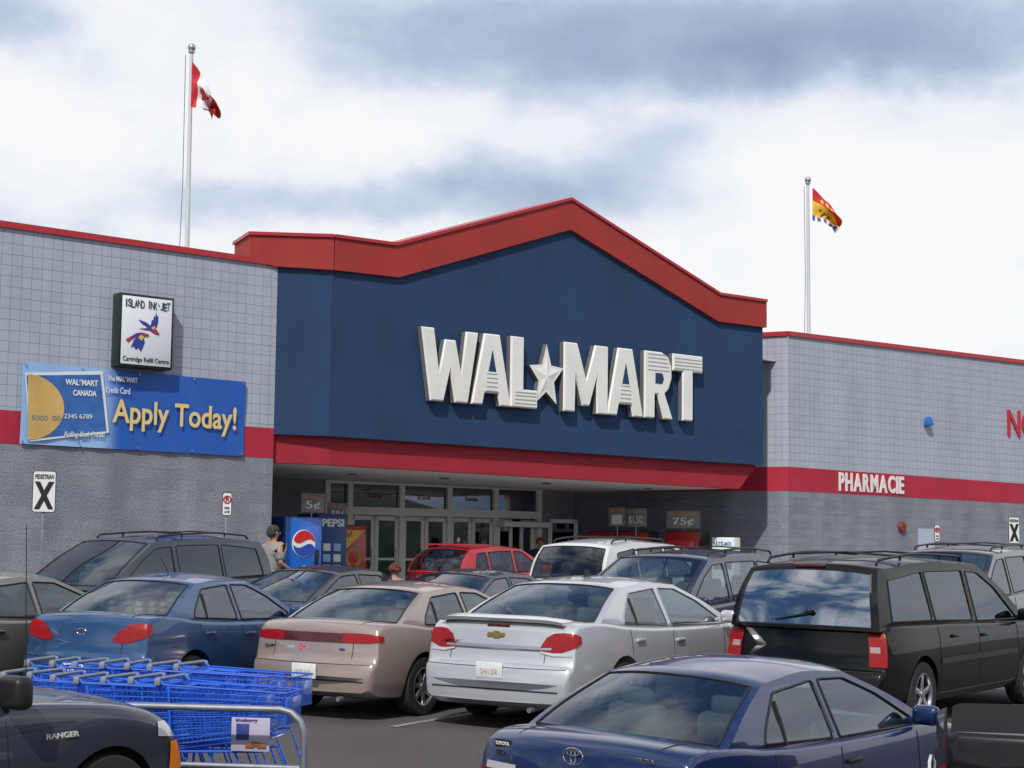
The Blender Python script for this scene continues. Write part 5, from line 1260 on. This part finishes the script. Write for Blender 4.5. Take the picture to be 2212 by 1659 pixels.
# ------------------------------------------------------------------ people
M_skin = mat('skin', (.40, .21, .145), .55)
def skinmesh(verts, edges, radii, sub=2):
    me = bpy.data.meshes.new('sk'); me.from_pydata(verts, edges, []); o = bpy.data.objects.new('sk', me); C.objects.link(o)
    md = o.modifiers.new('s', 'SKIN'); md.use_smooth_shade = True
    for i, r in enumerate(radii):
        me.skin_vertices[0].data[i].radius = (r, r) if not isinstance(r, tuple) else r
        me.skin_vertices[0].data[i].use_root = (i == 0)
    s = o.modifiers.new('u', 'SUBSURF'); s.levels = sub; s.render_levels = sub
    dg = bpy.context.evaluated_depsgraph_get(); r = bpy.data.meshes.new_from_object(o.evaluated_get(dg)); bpy.data.objects.remove(o); return r
def person(label, loc, rz, h, top_m, leg_m, hair_m, hair, lean=0.0, arm=('down', 'bent'), build=1.0):
    t = emp('person', label, 'person', loc, rz); k = h/1.75; b = build
    def X(p):
        x, y, z = p
        if z > .95: x += (z-.95)*lean
        return (x*k, y*k, z*k)
    J = [(0, 0, .95), (0, 0, 1.12), (0, 0, 1.30), (0, 0, 1.44), (.0, 0, 1.51), (.02, 0, 1.58), (.025, 0, 1.66), (.015, 0, 1.73)]
    Rr = [(.15*b, .11*b), (.145*b, .105*b), (.165*b, .11*b), (.12*b, .08), (.055, .055), (.070, .075), (.082, .092), (.05, .055)]
    E = [(i, i+1) for i in range(7)]
    def addc(par, pts, rs):
        p = par
        for q, r in zip(pts, rs): J.append(q); Rr.append(r); E.append((p, len(J)-1)); p = len(J)-1
        return p
    hands = []; arms = []
    for s, mode in ((1, arm[0]), (-1, arm[1])):
        if mode == 'down': pts = [(0, s*.19*b, 1.42), (-.02, s*.26*b, 1.15), (.05, s*.28*b, .90), (.07, s*.28*b, .82)]
        else: pts = [(0, s*.19*b, 1.42), (-.03, s*.27*b, 1.15), (.20, s*.24*b, 1.02), (.27, s*.23*b, 1.0)]
        addc(3, pts, [.060, .045, .032, .028]); arms.append(pts); hands.append((pts[-1], pts[-2]))
    legs = []
    for s in (1, -1):
        pts = [(0, s*.10, .88), (.03*s, s*.11, .50), (-.02*s, s*.11, .10), (.10, s*.12, .045), (.17, s*.12, .03)]
        addc(0, pts, [.10, .065, .045, .045, .03]); legs.append(pts)
    me = skinmesh([X(p) for p in J], E, [((r[0]*k, r[1]*k) if isinstance(r, tuple) else r*k) for r in Rr])
    mb = MB(); mb.merge(me)
    mb.ell(X((.125, 0, 1.635)), (.020*k, .014*k, .022*k), 8, 6)
    for s in (-1, 1): mb.ell(X((.01, s*.086, 1.64)), (.018*k, .01*k, .03*k), 8, 6)
    for (hp, el) in hands:
        d = (V(hp)-V(el)).normalized(); sgn = 1 if hp[1] > 0 else -1
        side = V((0, 1, 0)).cross(d).normalized(); c = V(hp)+d*.04
        mb.ell(X(c), (.032*k, .02*k, .045*k), 10, 6)
        for i in range(4):
            o_ = side*(-.027+.018*i); L1 = (.030, .036, .034, .026)[i]; s0 = c+d*.035+o_; s1 = s0+d*L1+V((0, -sgn*.006, 0)); s2 = s1+d*L1*.8+V((0, -sgn*.018, 0))
            mb.tube([X(s0), X(s1), X(s2)], [.0095*k, .0088*k, .007*k], 7)
        s0 = c-side*.02; s1 = s0-side*.03+d*.03; s2 = s1+d*.025-V((0, sgn*.01, 0)); mb.tube([X(s0), X(s1), X(s2)], [.012*k, .010*k, .008*k], 7)
    body = mb.build('body', M_skin, t, ang=80, recalc=False)
    fm = MB()
    for s in (-1, 1): fm.ell(X((.103, s*.032, 1.655)), (.006*k, .012*k, .007*k), 8, 5)
    fm.build('eyes', M_blk2, t); fm = MB(); fm.ell(X((.108, 0, 1.597)), (.006*k, .024*k, .006*k), 8, 5); fm.build('mouth', mat('lips', (.35, .12, .1), .5), t)
    sj = [(0, 0, .93), (0, 0, 1.12), (0, 0, 1.30), (0, 0, 1.43)]; sr = [(.182*b, .145*b), (.175*b, .137*b), (.192*b, .140*b), (.150*b, .112)]; se = [(0, 1), (1, 2), (2, 3)]
    for pts in arms:
        a0 = len(sj); sj += [pts[0], tuple(V(pts[0]).lerp(V(pts[1]), .5)), tuple(V(pts[0]).lerp(V(pts[1]), .95))]; sr += [.098, .090, .086]; se += [(3, a0), (a0, a0+1), (a0+1, a0+2)]
    me = skinmesh([X(p) for p in sj], se, [((r[0]*k, r[1]*k) if isinstance(r, tuple) else r*k) for r in sr]); mb = MB(); mb.merge(me)
    mb.tube([X((.058*cos(a)+.005, .063*sin(a), 1.482)) for a in [i*pi/8 for i in range(16)]], .018*k, 6, closed=True)
    mb.build('shirt', top_m, t, ang=80, recalc=False)
    pj = [(0, 0, .97), (0, 0, .90)]; pr_ = [(.152*b, .118*b), (.15*b, .12*b)]; pe = [(0, 1)]
    for pts in legs:
        a0 = len(pj); pj += [pts[0], pts[1], pts[2]]; pr_ += [.115, .082, .07]; pe += [(1, a0), (a0, a0+1), (a0+1, a0+2)]
    me = skinmesh([X(p) for p in pj], pe, [((r[0]*k, r[1]*k) if isinstance(r, tuple) else r*k) for r in pr_]); mb = MB(); mb.merge(me); mb.build('trousers', leg_m, t, ang=80, recalc=False)
    for pts in legs:
        sh = MB(); p = pts[3]; sh.rbox(X((p[0]-.02, p[1], .045)), (.27*k, .10*k, .085*k), .03*k, seg=3); sh.build('shoe', M_black, t)
    hm = MB()
    if hair == 'short':
        hm.ell(X((-.008, 0, 1.682)), (.108*k, .098*k, .092*k), 18, 12)
        hm.ell(X((-.040, 0, 1.640)), (.082*k, .094*k, .085*k), 18, 12)
    else:
        rnd = random.Random(5)
        for i in range(130):
            th = rnd.uniform(0, 2*pi); ph = rnd.uniform(-.35, 1) ; r = sqrt(max(0, 1-ph*ph)); px_, py_, pz_ = r*cos(th), r*sin(th), ph
            if px_ > .55 and pz_ < .55: continue
            rr = .022+rnd.random()*.014
            hm.ell(X((-.005+px_*.105, py_*.11, 1.665+pz_*.10)), (rr*k, rr*k, rr*k), 7, 5)
    hm.build('hair', hair_m, t, ang=80, recalc=False)
    mb = MB(); mb.tube([X((.148*b*cos(a)*.85, .16*b*sin(a), .955)) for a in [i*pi/10 for i in range(20)]], .016*k, 6, closed=True); mb.build('belt', M_black, t)
    return t
p = at(586, 1190, 31.0)
person('man in pale grey shirt walking right beside the blue drink machine', (p.x, 31.0, gz(31.0)), math.radians(40), 1.86, mat('shirt_grey', (.27, .275, .27), .85, var=.12, vscale=12), mat('trouser_dark', (.03, .03, .035), .9), mat('hair_grey', (.045, .04, .038), .9, bump=.5, bscale=90), 'short', lean=.05, build=1.15)
p = fw(fac(1167, 1180, 3.6)[0], 3.6, FLOOR)
person('woman in dark blue top walking out of the store doors', tuple(p), math.radians(-80), 1.58, mat('top_navy', (.02, .025, .08), .85, var=.3, vscale=20), mat('trouser_dark', (.03, .03, .035), .9), mat('hair_auburn', (.16, .045, .02), .9), 'curly', lean=0.0)
p = at(853, 1220, 27.0)
person('person with curly reddish brown hair seen over the tan sedan roof', (p.x, 27.0, gz(27.0)), math.radians(100), 1.34, mat('top_black', (.02, .02, .022), .85), mat('trouser_dark', (.03, .03, .035), .9), mat('hair_red_brown', (.13, .035, .018), .9), 'curly')
